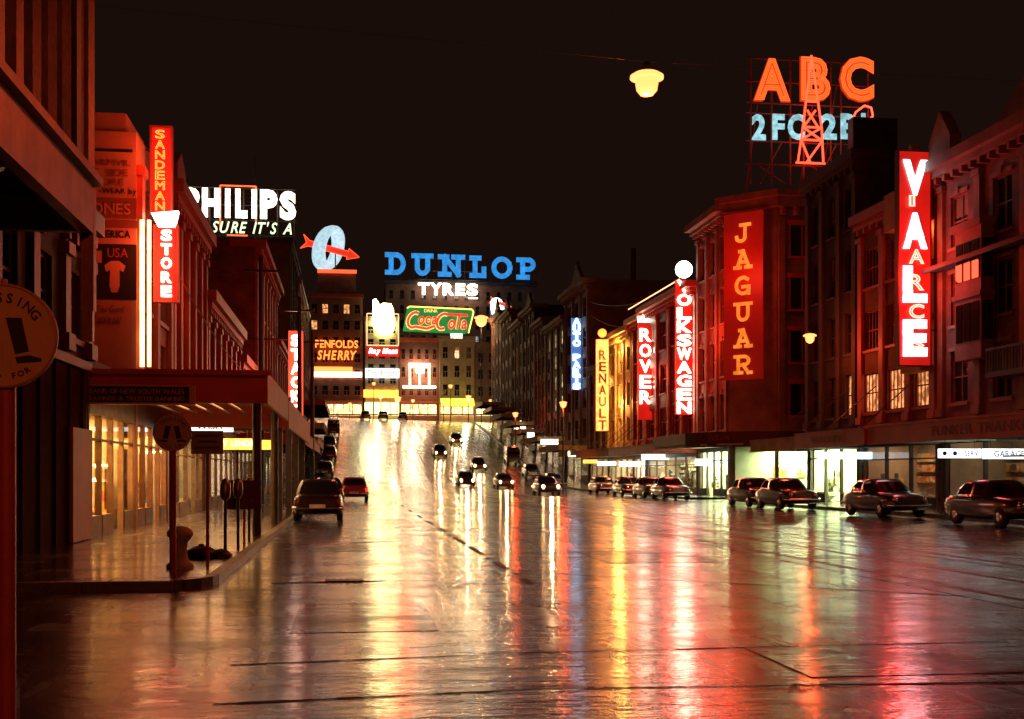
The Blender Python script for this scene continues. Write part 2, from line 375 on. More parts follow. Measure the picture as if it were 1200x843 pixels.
# ------------------------------------------------------------------ buildings
def fx(side): return FR if side > 0 else FL
def bpt(side, n): return fx(side) - side * n        # x of a point n metres proud of the frontage
def building(name, label, cat, side, y0, y1, top, wall, trim, cols, rows, zb=4.0, wf=.5, hf=.66, lit=(), pil=True, cor=.5, arch=False, depth=12, shop=None,
             awn=None, group=None, back=0, parapet=0, bars=1, litmat=None, ped=False, sidewin=0):
    g = min(G(fx(side), y0), G(fx(side), y1)); gm = G(fx(side), (y0 + y1) / 2)
    o = thing(name, label, cat, (bpt(side, -depth / 2), (y0 + y1) / 2, g), group)
    X = lambda n: bpt(side, n - back)
    w = MB(); th = .35; zb = gm + zb; W = y1 - y0
    w.box(X(-th), X(-depth), y0, y1, zb - .3, top)                      # upper mass
    w.box(X(-3.2), X(-depth), y0, y1, g - 2, zb - .3)                   # behind the shop
    w.box(X(0), X(-3.2), y0, y0 + .25, g - 2, zb - .3); w.box(X(0), X(-3.2), y1 - .25, y1, g - 2, zb - .3)
    cw = W / cols; rh = (top - 1.0 - zb) / rows
    for c in range(cols + 1):                                           # piers
        a = y0 if c == 0 else y0 + (c - .5) * cw + cw * wf / 2
        b = y1 if c == cols else y0 + (c + .5) * cw - cw * wf / 2
        w.box(X(0), X(-th), a, b, zb - .3, top)
    for c in range(cols):
        a, b = y0 + (c + .5) * cw - cw * wf / 2, y0 + (c + .5) * cw + cw * wf / 2
        z = zb - .3
        for r in range(rows):
            wz0 = zb + r * rh + rh * (1 - hf) / 2; w.box(X(0), X(-th), a, b, z, wz0); z = wz0 + rh * hf
        w.box(X(0), X(-th), a, b, z, top)
    if parapet: w.box(X(0), X(-.3), y0, y1, top, top + parapet)
    w.obj('wall', wall, o)
    t = MB()
    if cor:
        t.box(X(cor), X(.002), y0 + .02, y1 - .02, top - .35, top + .1); t.box(X(cor * .6), X(.002), y0 + .02, y1 - .02, top - .6, top - .35)
        MB().box(X(.12), X(.002), y0 + .02, y1 - .02, zb - .25, zb - .05).obj('string_course', trim, o)
        nd = int(W / .7)
        for k in range(nd): yy = y0 + (k + .5) * W / nd; t.box(X(cor * .5), X(.002), yy - .1, yy + .1, top - .85, top - .6)
        # return of the cornice along the side facing down the street
        t.box(X(cor), X(-1.6), y0 - .25, y0 - .002, top - .35, top + .1)
        t.obj('cornice', trim, o)
    if ped:
        t = MB(); ym = (y0 + y1) / 2; t.poly([(y0 + W * .2, top + .1), (y1 - W * .2, top + .1), (ym + .6, top + W * .17), (ym, top + W * .2 + .3), (ym - .6, top + W * .17)], X(.1), X(-.3), 0); t.obj('pediment', trim, o)
    if pil:
        for c in range(cols + 1):
            t = MB(); yc = y0 + c * cw; yc = min(max(yc, y0 + .3), y1 - .3)
            t.box(X(.16), X(.002), yc - .22, yc + .22, zb, top - .9); t.box(X(.24), X(.002), yc - .3, yc + .3, top - 1.2, top - .95); t.box(X(.24), X(.002), yc - .3, yc + .3, zb, zb + .35)
            t.obj('pilaster', trim, o)
    rnd = random.Random(int(y0 * 7) + cols)
    dp = MB().bar((X(.1), y1 - .12, g + 4.2), (X(.1), y1 - .12, top - .4), .055, 6); dp.obj('drainpipe', 'iron', o)
    for c in range(cols):
        yc = y0 + (c + .5) * cw
        for r in range(rows):
            wz0 = zb + r * rh + rh * (1 - hf) / 2; wh = rh * hf; ww = cw * wf
            f = MB(); a, b = yc - ww / 2, yc + ww / 2
            f.box(X(.1), X(.003), a - .12, b + .12, wz0 - .14, wz0 - .01)
            if arch: f.box(X(.08), X(.003), a - .1, b + .1, wz0 + wh + .01, wz0 + wh + .18); f.box(X(.13), X(.003), yc - .12, yc + .12, wz0 + wh + .02, wz0 + wh + .3)
            e = .06
            f.box(X(-.12), X(-.2), a, a + e, wz0, wz0 + wh); f.box(X(-.12), X(-.2), b - e, b, wz0, wz0 + wh)
            f.box(X(-.12), X(-.2), a + e, b - e, wz0, wz0 + e); f.box(X(-.12), X(-.2), a + e, b - e, wz0 + wh - e, wz0 + wh); f.box(X(-.13), X(-.19), a + e, b - e, wz0 + wh / 2 - .03, wz0 + wh / 2 + .03)
            for q in range(bars): yy = a + (b - a) * (q + 1) / (bars + 1); f.box(X(-.14), X(-.18), yy - .025, yy + .025, wz0 + e, wz0 + wh - e)
            fo = f.obj('window', trim, o)
            p = MB().box(X(-.22), X(-.26), a, b, wz0, wz0 + wh); p.obj('pane', (litmat or LIT) if (c, r) in lit else 'glass', fo)
            if (c, r) not in lit and rnd.random() < .45: MB().box(X(-.208), X(-.214), a + .06, b - .06, wz0 + wh * rnd.uniform(.35, .85), wz0 + wh - .06).obj('blind', 'blind', fo)
    if sidewin:
        for r in range(rows):
            for k in range(sidewin):
                wz0 = zb + r * rh + rh * .2; xx = X(-2 - 3.0 * k)
                f = MB().box(xx - .6, xx + .6, y0 - .09, y0 - .003, wz0 - .15, wz0); f.box(xx - .65, xx - .55, y0 - .06, y0 - .003, wz0, wz0 + rh * .6); f.box(xx + .55, xx + .65, y0 - .06, y0 - .003, wz0, wz0 + rh * .6); f.box(xx - .55, xx + .55, y0 - .06, y0 - .003, wz0 + rh * .3 - .03, wz0 + rh * .3 + .03)
                fo = f.obj('window', trim, o); MB().box(xx - .55, xx + .55, y0 - .03, y0 - .003, wz0, wz0 + rh * .6).obj('pane', 'glass', fo)
    if shop: shopfront(o, side, y0 + .3, y1 - .3, gm, back=back, **shop)
    if awn: awning(o, side, y0, y1, gm, back=back, **awn)
    return o
def shopfront(o, side, y0, y1, g, n=3, power=0, col=(1, .6, .3), goodsm='goods', wallm='cream', frame='wood', back=0, h=2.75, tubes=False, glow=None):
    X = lambda k: bpt(side, k - back); bw = (y1 - y0) / n
    fr = MB(); top = g + .13 + h
    fr.box(X(-.02), X(-.25), y0, y1, top, g + 3.72)                     # name board over the window
    for i in range(n + 1):
        y = y0 + i * bw; fr.box(X(-.05), X(-.2), max(y - .07, y0), min(y + .07, y1), g, top)
    door = n // 2
    for i in range(n):
        if i != door: fr.box(X(-.03), X(-.22), y0 + i * bw + .07, y0 + (i + 1) * bw - .07, g - .2, g + .6)
        fr.box(X(-.07), X(-.16), y0 + i * bw + .07, y0 + (i + 1) * bw - .07, top - .62, top - .56)
    f = fr.obj('shopfront', frame, o)
    gp = MB()
    for i in range(n): gp.box(X(-.11), X(-.12), y0 + i * bw + .07, y0 + (i + 1) * bw - .07, g + (.6 if i != door else .14), top)
    gp.obj('pane', 'clear', f)
    rm = MB(); rm.box(X(-3.1), X(-3.18), y0, y1, g - .2, top + .3); rm.box(X(-.3), X(-3.1), y0 + .001, y0 + .05, g, top + .3); rm.box(X(-.3), X(-3.1), y1 - .05, y1 - .001, g, top + .3); rm.box(X(-.25), X(-3.1), y0, y1, top + .3, top + .36); rm.box(X(-.25), X(-3.1), y0, y1, g - .2, g + .12)
    rm.obj('interior_wall', wallm, o)
    d = MB(); rr = random.Random(int(y0 * 10))
    for i in range(n):
        if i == door: continue
        a = y0 + i * bw + .2; b = a + bw - .4; y = a
        d.box(X(-.35), X(-1.3), a, b, g + .12, g + .65)
        while y < b - .2:
            w_ = rr.uniform(.2, .55); hh = rr.uniform(.25, 1.3); nn = rr.uniform(.5, 1.0)
            d.box(X(-nn), X(-nn - .25), y, min(y + w_, b), g + .65, g + .65 + hh); y += w_ + rr.uniform(.05, .3)
        for q in (1.2, 1.7, 2.2): d.box(X(-2.7), X(-3.05), a, b, g + q, g + q + rr.uniform(.2, .4))
    d.obj('window_display', goodsm, o)
    if tubes or power:
        for i in range(n): 
            tb = MB().box(X(-1.0), X(-1.12), y0 + i * bw + .3, y0 + (i + 1) * bw - .3, top + .2, top + .26); tb.obj('ceiling_tube', TUBE if tubes else LBW, o)
    if power: 
        l = area('shop_light', ((X(-.8) + X(-2.2)) / 2, (y0 + y1) / 2, top + .15), col, power, 1.2, (y1 - y0) * .85, o)
def awning(o, side, y0, y1, g, h=3.1, fh=.6, fmat='redp', under='dark', reach=None, posts=0, text=None, tmat='maroon', rods=True, back=0, uglow=0, ends=True, tsize=.5):
    X = lambda k: bpt(side, k - back); reach = reach if reach else 3.2; z = g + .13 + h
    a = MB(); a.box(X(.02), X(reach - .08), y0 + .05, y1 - .05, z + .12, z + .22)
    for k in range(int((y1 - y0) / 1.5) + 1): yy = y0 + .1 + k * 1.5; a.box(X(.02), X(reach - .08), min(yy, y1 - .12), min(yy + .06, y1 - .06), z + .02, z + .12)
    ao = a.obj('awning', under, o)
    f = MB(); f.box(X(reach - .08), X(reach), y0, y1, z, z + fh)
    if ends: f.box(X(.03), X(reach - .08), y0, y0 + .05, z, z + fh); f.box(X(.03), X(reach - .08), y1 - .05, y1, z, z + fh)
    f.box(X(reach - .02), X(reach + .05), y0 + .004, y1 - .004, z - .05, z - .002); f.box(X(reach - .02), X(reach + .06), y0 + .004, y1 - .004, z + fh + .002, z + fh + .06)
    fo = f.obj('fascia', fmat, ao)
    if text:
        L = min((y1 - y0) * .8, len(text) * fh * .75); ym = (y0 + y1) / 2
        if side > 0: letters(fo, text, (X(reach + .006), ym + L / 2, z + fh * .22), (0, -1, 0), L, fh * .56, tmat, .012, merge=True, bold=.01)
        else: letters(fo, text, (X(reach + .006), ym - L / 2, z + fh * .22), (0, 1, 0), L, fh * .56, tmat, .012, merge=True, bold=.01)
    if rods:
        n = max(2, int((y1 - y0) / 4))
        for k in range(n):
            yy = y0 + (k + .5) * (y1 - y0) / n; MB().bar((X(.05), yy, z + 2.9), (X(reach - .15), yy, z + .25), .03, 5).obj('tie_rod', 'iron', ao)
    if posts:
        for k in range(posts): 
            yy = y0 + .3 + k * (y1 - y0 - .6) / max(1, posts - 1); MB().bar((X(reach - .35), yy, g + .1), (X(reach - .35), yy, z + .1), .075, 8).obj('post', 'iron', ao)
    return ao
def blade(name, label, box, Y, panel, th=.18, frame=None, group=None, br=True, side=1, loc=None):
    """sign board standing out from a frontage, its face square to the street"""
    x0, x1, z0, z1 = box
    o = thing(name, label, 'sign', ((x0 + x1) / 2, Y, z0), group)
    if panel: 
        p = MB().box(x0, x1, Y, Y + th, z0, z1).obj('panel', panel, o)
        if frame:
            f = MB(); e = .06
            f.box(x0 - e, x0 - .003, Y - .02, Y + th + .02, z0 - e, z1 + e); f.box(x1 + .003, x1 + e, Y - .02, Y + th + .02, z0 - e, z1 + e); f.box(x0, x1, Y - .02, Y + th + .02, z0 - e, z0 - .003); f.box(x0, x1, Y - .02, Y + th + .02, z1 + .003, z1 + e); f.obj('frame', frame, o)
    if br:
        b = MB(); fxx = FR if side > 0 else FL; xe = x1 if side > 0 else x0; n = max(2, int((z1 - z0) / 2.5))
        if abs(fxx - xe) > .05:
            for k in range(n): z = z0 + (z1 - z0) * (k + .5) / n; b.bar((xe, Y + th / 2, z), (fxx, Y + th / 2, z), .035, 5)
            b.obj('bracket', 'iron', o)
    return o
# ================================================================== RIGHT SIDE
yb = lambda u: Yat(u, FR)
R3 = building('terrace_building', 'dark gabled three storey building at the right edge, bay windows above a red awning fascia', 'building', 1, 28, 47.6, 14.6, 'brick_b', 'stone', 6, 3, cor=.8, arch=True, wf=.42,
     shop=dict(n=6, power=40, col=(1, .5, .25), goodsm='goods', frame='dark'), awn=dict(fmat='redp', text='FUNKER TRANKER CO', under='pale', fh=.66, h=2.75, rods=False), ped=True)
# bays and a balcony on that front
for yc in (34.2, 44.0):
    b = MB()
    b.box(FR - .7, FR - .17, yc - 1.0, yc + 1.0, 6.1, 11.2); b.box(FR - .85, FR - .17, yc - 1.15, yc + 1.15, 11.2, 11.5); b.box(FR - .8, FR - .17, yc - 1.1, yc + 1.1, 8.5, 8.7)
    bo = b.obj('bay', 'stone', R3)
    for z in (6.8, 9.2):
        for k in (-.62, 0, .62):
            MB().box(FR - .74, FR - .702, yc + k - .24, yc + k + .24, z, z + 1.5).obj('pane', 'glass', bo)
    for z in (6.8, 9.2): MB().box(FR - .66, FR - .24, yc - 1.04, yc - 1.002, z, z + 1.5).obj('pane', 'glass', bo)
b = MB(); b.box(FR - 1.1, FR - .26, 36.4, 42, 5.2, 5.4)
b.box(FR - 1.1, FR - 1.02, 36.4, 42, 6.2, 6.3)
for k in range(29): b.box(FR - 1.08, FR - 1.04, 36.42 + k * .196, 36.47 + k * .196, 5.4, 6.2)
b.obj('balcony', 'iron', R3)
l_ = MB(); l_.box(FR - 1.0, FR - .86, 28.3, 47.3, 9.98, 10.16); l_.box(FR - .86, FR - .17, 28.3, 47.3, 10.06, 10.16); l_.obj('string_course', 'dark', R3)
g_ = MB(); g_.poly([(45.6, 14.72), (47.4, 14.72), (47.4, 15.4), (46.5, 16.6), (45.6, 15.4)], FR - .6, FR - .1, 0); g_.obj('finial', 'stone', R3)

R2 = building('terrace_building', 'red front behind the tall VALE sign, small lit windows over its awning', 'building', 1, 47.7, 55.6, 14.0, 'brick_r', 'redp', 3, 3, wf=.7, bars=4, hf=.62, cor=.6,
     lit={(0, 0), (1, 0), (2, 0)}, shop=dict(n=3, power=60, col=(1, .55, .3), frame='dark'), awn=dict(fmat='redp', text='WORTHING', tmat='wood', fh=.62, h=2.75, reach=3.3))
b = MB(); b.poly([(47.8, 14.1), (50.8, 14.1), (49.3, 16.0)], FR - .5, FR - .1, 0); b.box(FR - 1.0, FR - .1, 47.8, 50.8, 12.4, 14.05); go = b.obj('gable', 'ochre', R2)
MB().poly([(48.6, 14.35), (50.0, 14.35), (49.3, 15.3)], FR - .55, FR - .503, 0).obj('pane', 'glass', go)
for z in (6.0, 8.2, 10.4): MB().box(FR - .8, FR - .17, 47.75, 49.6, z, z + .25).obj('ledge', 'ochre', R2)
R1 = building('office_building', 'tall plain dark building right of the wide lit showroom corner, carrying the ABC roof sign', 'building', 1, 55.7, 62.4, 17.4, 'dark', 'dark', 3, 4, wf=.45, cor=.5, depth=14,
     lit={(0, 0)}, shop=dict(n=3, power=700, col=(.9, 1, .5), goodsm='goods2', wallm='pale', frame='dark', tubes=True, h=2.9), awn=dict(fmat='ochre', under='dark', fh=.55, h=2.7))
# corner showroom with the tall painted and neon name
JY0, JY1, JT = 73.6, 83, 19.2
JB = building('showroom_building', 'ornate corner showroom with a heavy cornice and orange JAGUAR letters down its splayed corner', 'building', 1, JY0 + 2.4, JY1, JT, 'stone', 'stone', 3, 4, wf=.5, cor=1.0, arch=True, depth=16,
     shop=dict(n=4, power=900, col=(.95, 1, .5), goodsm='goods2', wallm='pale', frame='dark', tubes=True, h=3.0))
jb = JB; w = MB()
w.poly([(FR, JY0 + 2.4 - .001), (FR + 2.4, JY0), (FR + 16, JY0), (FR + 16, JY0 + 2.4 - .001)], 3.9, JT, 2); w.obj('side_wall', 'stone', jb)
t = MB(); t.poly([(FR - 1.0, JY0 + 2.2), (FR + 2.1, JY0 - 1.0), (FR + 6.6, JY0 - 1.0), (FR + 6.6, JY0 + 2.3), (FR, JY0 + 2.3)], JT + .105, JT + .5, 2)
t.poly([(FR - .6, JY0 + 2.2), (FR + 2.25, JY0 - .6), (FR + 6.6, JY0 - .6), (FR + 6.6, JY0 + 2.3), (FR, JY0 + 2.3)], JT - .5, JT + .1, 2)
for k in range(5): t.box(FR + 2.6 + k * .9, FR + 2.85 + k * .9, JY0 - .5, JY0 - .002, JT - 1.0, JT - .52)
t.box(FR + 2.5, FR + 2.9, JY0 - .2, JY0 - .002, 4.4, JT - 1.1); t.box(FR + 5.4, FR + 5.8, JY0 - .2, JY0 - .002, 4.4, JT - 1.1)
t.obj('corner_cornice', 'stone', jb)
for r in range(4):
    z = 5.4 + r * 3.4; f = MB()
    f.box(FR + 3.2, FR + 3.3, JY0 - .1, JY0 - .003, z, z + 2); f.box(FR + 4.9, FR + 5.0, JY0 - .1, JY0 - .003, z, z + 2); f.box(FR + 3.1, FR + 5.1, JY0 - .2, JY0 - .003, z - .15, z - .005); f.box(FR + 3.1, FR + 5.1, JY0 - .2, JY0 - .003, z + 2.005, z + 2.3); f.box(FR + 4.06, FR + 4.14, JY0 - .08, JY0 - .003, z, z + 2)
    fo = f.obj('window', 'redp', jb); MB().box(FR + 3.3, FR + 4.9, JY0 - .04, JY0 - .003, z, z + 2).obj('pane', 'glass', fo)
# ground floor of the corner
sh = MB(); c0 = 3.9
sh.poly([(FR - 3.2, JY1), (FR - 3.2, JY0 + 1.5), (FR - 2.6, JY0 - .6), (FR - 1.2, JY0 - 2.4), (FR + 1, JY0 - 3.1), (FR + 9, JY0 - 3.1), (FR + 9, JY0 - .02), (FR + 2.3, JY0 - .02), (FR - .02, JY0 + 2.3), (FR - .02, JY1)], 3.42, 3.5, 2)
ao = sh.obj('awning', 'white', jb)
sh = MB(); pts = [(FR - 3.2, JY1), (FR - 3.2, JY0 + 1.5), (FR - 2.9, JY0 + .2), (FR - 2.4, JY0 - .9), (FR - 1.3, JY0 - 2.2), (FR - .2, JY0 - 2.85), (FR + 1, JY0 - 3.1), (FR + 9, JY0 - 3.1)]
for a, b in zip(pts, pts[1:]):
    sh.add([(*a, 3.3), (*b, 3.3), (*b, 4.25), (*a, 4.25), (a[0] + .06, a[1] + .05, 3.3), (b[0] + .06, b[1] + .05, 3.3), (b[0] + .06, b[1] + .05, 4.25), (a[0] + .06, a[1] + .05, 4.25)], [(0, 1, 2, 3), (4, 7, 6, 5), (3, 2, 6, 7), (0, 4, 5, 1)])
fo = sh.obj('fascia', 'maroon', ao)
dv = Vector((1.3 + .9, -(2.2 - .2) - .3, 0)); dv = Vector((1.1, -1.3, 0)).normalized()
letters(fo, 'JAGUAR', (FR - 2.42, JY0 - .95, 3.6), dv, 1.55, .42, 'redp', .02, merge=True)
sw = MB()
for x in (FR + 2.3, FR + 5.4, FR + 8.6): sw.box(x, x + .22, JY0 - .12, JY0 + .1, 0, 3.3)
sw.box(FR + 2.3, FR + 8.6, JY0 - .08, JY0 + .05, 0, .5); sw.box(FR + 2.3, FR + 8.6, JY0 - .05, JY0 + .03, 2.3, 2.36)
so = sw.obj('shopfront', 'cream', jb); MB().box(FR + 2.5, FR + 8.6, JY0 - .015, JY0 - .005, .5, 3.3).obj('pane', 'clear', so)
rm = MB(); rm.box(FR + .4, FR + 9, JY0 + 2.2, JY0 + 2.28, 0, 3.5); rm.box(FR + .2, FR + 9, JY0 + .1, JY0 + 2.2, 3.42, 3.5); rm.box(FR + 9, FR + 9.1, JY0, JY0 + 2.3, 0, 3.5); rm.obj('interior_wall', 'pale', jb)
for k in range(2): MB().box(FR + 3 + 3 * k, FR + 5 + 3 * k, JY0 + 1.0, JY0 + 1.1, 3.3, 3.36).obj('ceiling_tube', TUBE, jb)
pm = MB().box(FR + 3.0, FR + 4.0, JY0 + 2.12, JY0 + 2.18, 1.2, 2.1); pm.box(FR + 4.6, FR + 5.2, JY0 + 2.12, JY0 + 2.18, 1.4, 2.0); pm.obj('poster', 'goods', jb)
area('shop_light', (FR + 5.5, JY0 + 1.2, 3.25), (.9, 1, .5), 700, 6, 1.5, jb)
area('awning_light', (FR - 1.6, JY0 + 5, 3.36), (.85, 1, .75), 60, 1.2, 7, jb)
# letters down the splayed corner
js = thing('vertical_sign', 'dim red panel with six orange slab letters JAGUAR on the splayed corner', 'sign', (FR + 1.0, JY0 + .9, 8))
ud = Vector((1, -1, 0)).normalized(); a0 = Vector((FR - .25, JY0 + 1.95, 0)) + Vector((-.22, -.22, 0)); W = 2.75
z0, z1 = Zat(442, FR + 1, JY0 + 1), Zat(258, FR + 1, JY0 + 1)
pv = []
for q in (0, 1):
    o2 = Vector((-.09, -.09, 0)) * q; pv += [a0 + o2 + Vector((0, 0, z0 - .2)), a0 + o2 + ud * W + Vector((0, 0, z0 - .2)), a0 + o2 + ud * W + Vector((0, 0, z1 + .4)), a0 + o2 + Vector((0, 0, z1 + .4))]
MB().add(pv, [(0, 1, 2, 3)[::-1], (4, 5, 6, 7), (0, 1, 5, 4), (1, 2, 6, 5), (2, 3, 7, 6), (3, 0, 4, 7)]).obj('panel', REDD, js)
JO = emis('jaguar_orange', (1, .27, .03), .75, .35, 2)
lh = (z1 - z0) / 6
for i, ch in enumerate('JAGUAR'): slab(js, ch, a0 + Vector((-.12, -.12, 0)) + ud * (.72) + Vector((0, 0, z1 - (i + 1) * lh + lh * .14 - .1)), ud, 1.35, lh * .74, .22, .05, JO)

point('sign_glow_fill', (FR - 1.4, JY0 - 1.4, 14.5), (1, .05, .02), 380, 1.0, js); point('sign_glow_fill', (FR - 2.2, JY0 + 4.0, 11), (1, .05, .02), 650, 1.0, js)  # added red fill points, deepening the red of the corner front and road
R4 = building('showroom_building', 'red-lit showroom building with a bright cornice, between the ROVER and VOLKSWAGEN signs', 'building', 1, 83.2, yb(757), 15.4, 'maroon', 'redp', 4, 3, wf=.5, cor=.9,
     shop=dict(n=5, power=500, col=(1, .95, .6), goodsm='goods2', frame='wood'), awn=dict(fmat='redp', under='white', fh=.6, h=3.0))
R4b = building('showroom_building', 'narrow front with white ledges just left of the ROVER sign', 'building', 1, yb(757) + .1, yb(742), 15.0, 'maroon', 'redp', 2, 3, wf=.5, cor=.9, lit={(0, 2)}, litmat=LIT,
     shop=dict(n=2, power=450, col=(1, .95, .75), goodsm='goods2', frame='wood'), awn=dict(fmat='ochre', under='white', fh=.6, h=3.0))
R5 = building('showroom_building', 'ochre building glowing yellow beside the RENAULT sign', 'building', 1, yb(742) + .1, yb(713), 14.6, 'ochre', 'ochre', 3, 3, wf=.4, cor=.9,
     shop=dict(n=4, power=450, col=(1, .95, .6), goodsm='goods2', frame='wood'), awn=dict(fmat='ochre', under='white', fh=.6, h=3.0))
R5b = building('shop_building', 'low dark shop behind the RENAULT sign', 'building', 1, yb(713) + .1, yb(691), 12.5, 'dark', 'stone', 3, 2, wf=.4, cor=.5, shop=dict(n=3, power=160, col=(1, .8, .5)), awn=dict(fmat='ochre', fh=.5))
R6 = building('office_building', 'tall narrow red brick building with a domed corner above its neighbours', 'building', 1, yb(690), yb(663), 22.0, 'brick_r', 'stone', 3, 5, wf=.4, cor=1.0, depth=18, shop=dict(n=3, power=25, col=(1, .7, .4)), awn=dict(fmat='ochre', fh=.5), ped=True)
R7 = building('terrace_building', 'narrow dark building with a column of small yellow lit windows', 'building', 1, yb(662), yb(640), 20.0, 'dark', 'stone', 3, 5, wf=.3, cor=.6, lit={(0, 1), (1, 1), (0, 2), (1, 2), (0, 4), (1, 4), (2, 4), (1, 3)}, litmat=LITY,
     shop=dict(n=3, power=20, col=(1, .85, .6)), awn=dict(fmat='cream', fh=.5))
us = [640, 627, 613, 600, 588, 577]; tp = [21.5, 24.5, 24, 27, 28.5]
lb = ['dark terrace with a stepped parapet halfway up the hill', 'dark terrace with a round gable on the hill', 'sooty terrace between two gabled fronts on the hill', 'tall dark terrace near the hill crest on the right', 'uppermost dark terrace of the right hand row, next to the crest']
for i in range(5):
    building('terrace_building', lb[i], 'building', 1, yb(us[i]) + .1, yb(us[i + 1]), tp[i], ['brick_b', 'dark', 'brick_b', 'stone', 'brick_b'][i], 'stone', 3, 4, wf=.4, cor=.8, ped=(i in (1, 3, 4)), arch=True, back=0,
       lit={(1, 2)} if i in (2,) else set(), shop=dict(n=2, power=15, col=(1, .8, .5)), awn=dict(fmat=['cream', 'ochre', 'cream', 'redp', 'ochre'][i], fh=.5), zb=4)
# blade signs, right side
bx = box_at(1054, 178, 1090, 428, 47.4)
vs = blade('vertical_sign', 'tall red sign spelling VALE in big white letters', bx, 47.4, REDB, .3, 'maroon')
x0, x1, z0, z1 = bx; wd = x1 - x0
VL = emis('vale_white', (.66, .84, 1), 3.6, .65, 4)
zz = lambda v: Zat(v, (x0 + x1) / 2, 47.4)
for ch, v0, v1 in (('V', 188, 230), ('A', 250, 292), ('L', 312, 355), ('E', 375, 418)):
    letters(vs, ch, (x0 + wd * .10, 47.36, zz(v1)), (1, 0, 0), wd * .78, zz(v0) - zz(v1), VL, .05, bold=.05)
VP = emis('vale_pink', (1, .35, .25), 2.2)
for ch, v0, v1 in (('I', 230, 243), ('A', 293, 310), ('R', 322, 341), ('C', 357, 374), ('S', 398, 408)):
    letters(vs, ch, (x0 + wd * .26, 47.27, zz(v1)), (1, 0, 0), wd * (.5 if ch != 'I' else .2), zz(v0) - zz(v1), VP, .02, tube=.03, name='outline_letter')
point('sign_glow_fill', (x0 - .2, 46.4, 10), (1, .04, .018), 420, .6, vs)  # extra points, here and below, boost the sign's spill on the front
point('sign_glow_fill', (x1 + .25, 48.6, 12.2), (1, .14, .03), 150, .3, vs)
vx = box_at(792, 328, 811, 486, 84.5)
vw = blade('vertical_sign', 'vertical VOLKSWAGEN sign with a round white emblem on top', vx, 84.5, REDB, .25)
x0, x1, z0, z1 = vx
letters(vw, 'VOLKSWAGEN', (x0 + .08, 84.44, z0), (1, 0, 0), (x1 - x0) - .16, z1 - z0, WH, .05, vertical=True, bold=.03, fill=.86)
EM = emis('emblem_white', (1, .95, .85), 9)
cx, cz = (x0 + x1) / 2, z1 + .75
em = MB().lathe([(.05, -.12), (.58, -.12), (.62, -.06), (.62, .1), (.05, .12)], (cx, 84.5, cz), 24, 1).obj('emblem', EM, vw)
r_ = MB()
for s in (-1, 1):
    r_.bar((cx + s * .24, 84.36, cz + .32), (cx, 84.36, cz + .05), .035, 4)
    r_.bar((cx + s * .40, 84.36, cz + .1), (cx + s * .2, 84.36, cz - .35), .035, 4); r_.bar((cx + s * .2, 84.36, cz - .35), (cx, 84.36, cz - .02), .035, 4)
for k in range(20):
    a, b = 2 * math.pi * k / 20, 2 * math.pi * (k + 1) / 20; r_.bar((cx + .47 * math.cos(a), 84.36, cz + .47 * math.sin(a)), (cx + .47 * math.cos(b), 84.36, cz + .47 * math.sin(b)), .025, 4)
r_.obj('monogram', 'black', em)
point('sign_glow_fill', (x0 - .5, 84.0, 9.5), (1, .06, .025), 380, .5, vw); point('sign_glow_fill', (x1 + .5, 86.5, 12), (1, .06, .025), 240, .4, vw)  # added points redden the showroom front around the sign
rx = box_at(748, 378, 764, 492, 97)
rv = blade('vertical_sign', 'vertical ROVER sign, white letters on a deep red panel', rx, 97, REDB, .25)
x0, x1, z0, z1 = rx
letters(rv, 'ROVER', (x0 + .1, 96.94, z0 + 1.2), (1, 0, 0), (x1 - x0) - .2, z1 - z0 - 1.6, WH, .05, vertical=True, bold=.02)
b = MB().poly([(x0, z1 + .02), (x1, z1 + .02), (x1, z1 + .5), ((x0 + x1) / 2 + .2, z1 + .5), ((x0 + x1) / 2 + .15, z1 + 1.0), ((x0 + x1) / 2 - .15, z1 + 1.0), ((x0 + x1) / 2 - .2, z1 + .5), (x0, z1 + .5)], 97, 97.2, 1); b.obj('crest', WH, rv)
point('sign_glow_fill', (x0 - .5, 96.4, 10), (1, .08, .04), 260, .5, rv); point('sign_glow_fill', (x0 + 1.6, 99, 12), (1, .08, .04), 200, .5, rv)  # extra red points beside the sign, no tube of their own
nx = box_at(699, 398, 713, 505, 108)
rn = blade('vertical_sign', 'vertical RENAULT sign with dark letters on bright white panel', nx, 108, emis('renault_panel', (1, .30, .07), 2.3, .5, 3), .25)
x0, x1, z0, z1 = nx
letters(rn, 'RENAULT', (x0 + .22, 107.94, z0), (1, 0, 0), (x1 - x0) - .44, z1 - z0 - .9, 'maroon', .05, vertical=True, bold=.02)
MB().lathe([(.05, -.1), (.4, -.1), (.4, .1), (.05, .1)], ((x0 + x1) / 2, 108.1, z1 + .6), 10, 1).obj('crest', ORG, rn)
point('sign_glow_fill', (x1 + .9, 106.5, 8), (1, .5, .1), 1100, .5, rn); point('sign_glow_fill', (x1 + .9, 106.5, 13), (1, .5, .1), 900, .5, rn); point('sign_glow_fill', (x1 + 1.0, 112.5, 10.5), (1, .5, .12), 300, .5, rn)  # added yellow fill points brighten the ochre front
bxx = box_at(671, 373, 680, 457, 126)
bs = blade('vertical_sign', 'slim blue-white vertical neon sign of two words on the tall brick building', bxx, 126, None)
x0, x1, z0, z1 = bxx
letters(bs, 'AUTO PARTS', (x0, 125.9, z0), (1, 0, 0), x1 - x0, z1 - z0, emis('blue_white_letters', (.5, .8, 1), 3), .15, vertical=True, bold=.06, fill=.95)
MB().box(x0 - .12, x1 + .12, 126.02, 126.2, z0, z1).obj('panel', emis('blue_panel', (.08, .2, .6), .5), bs)
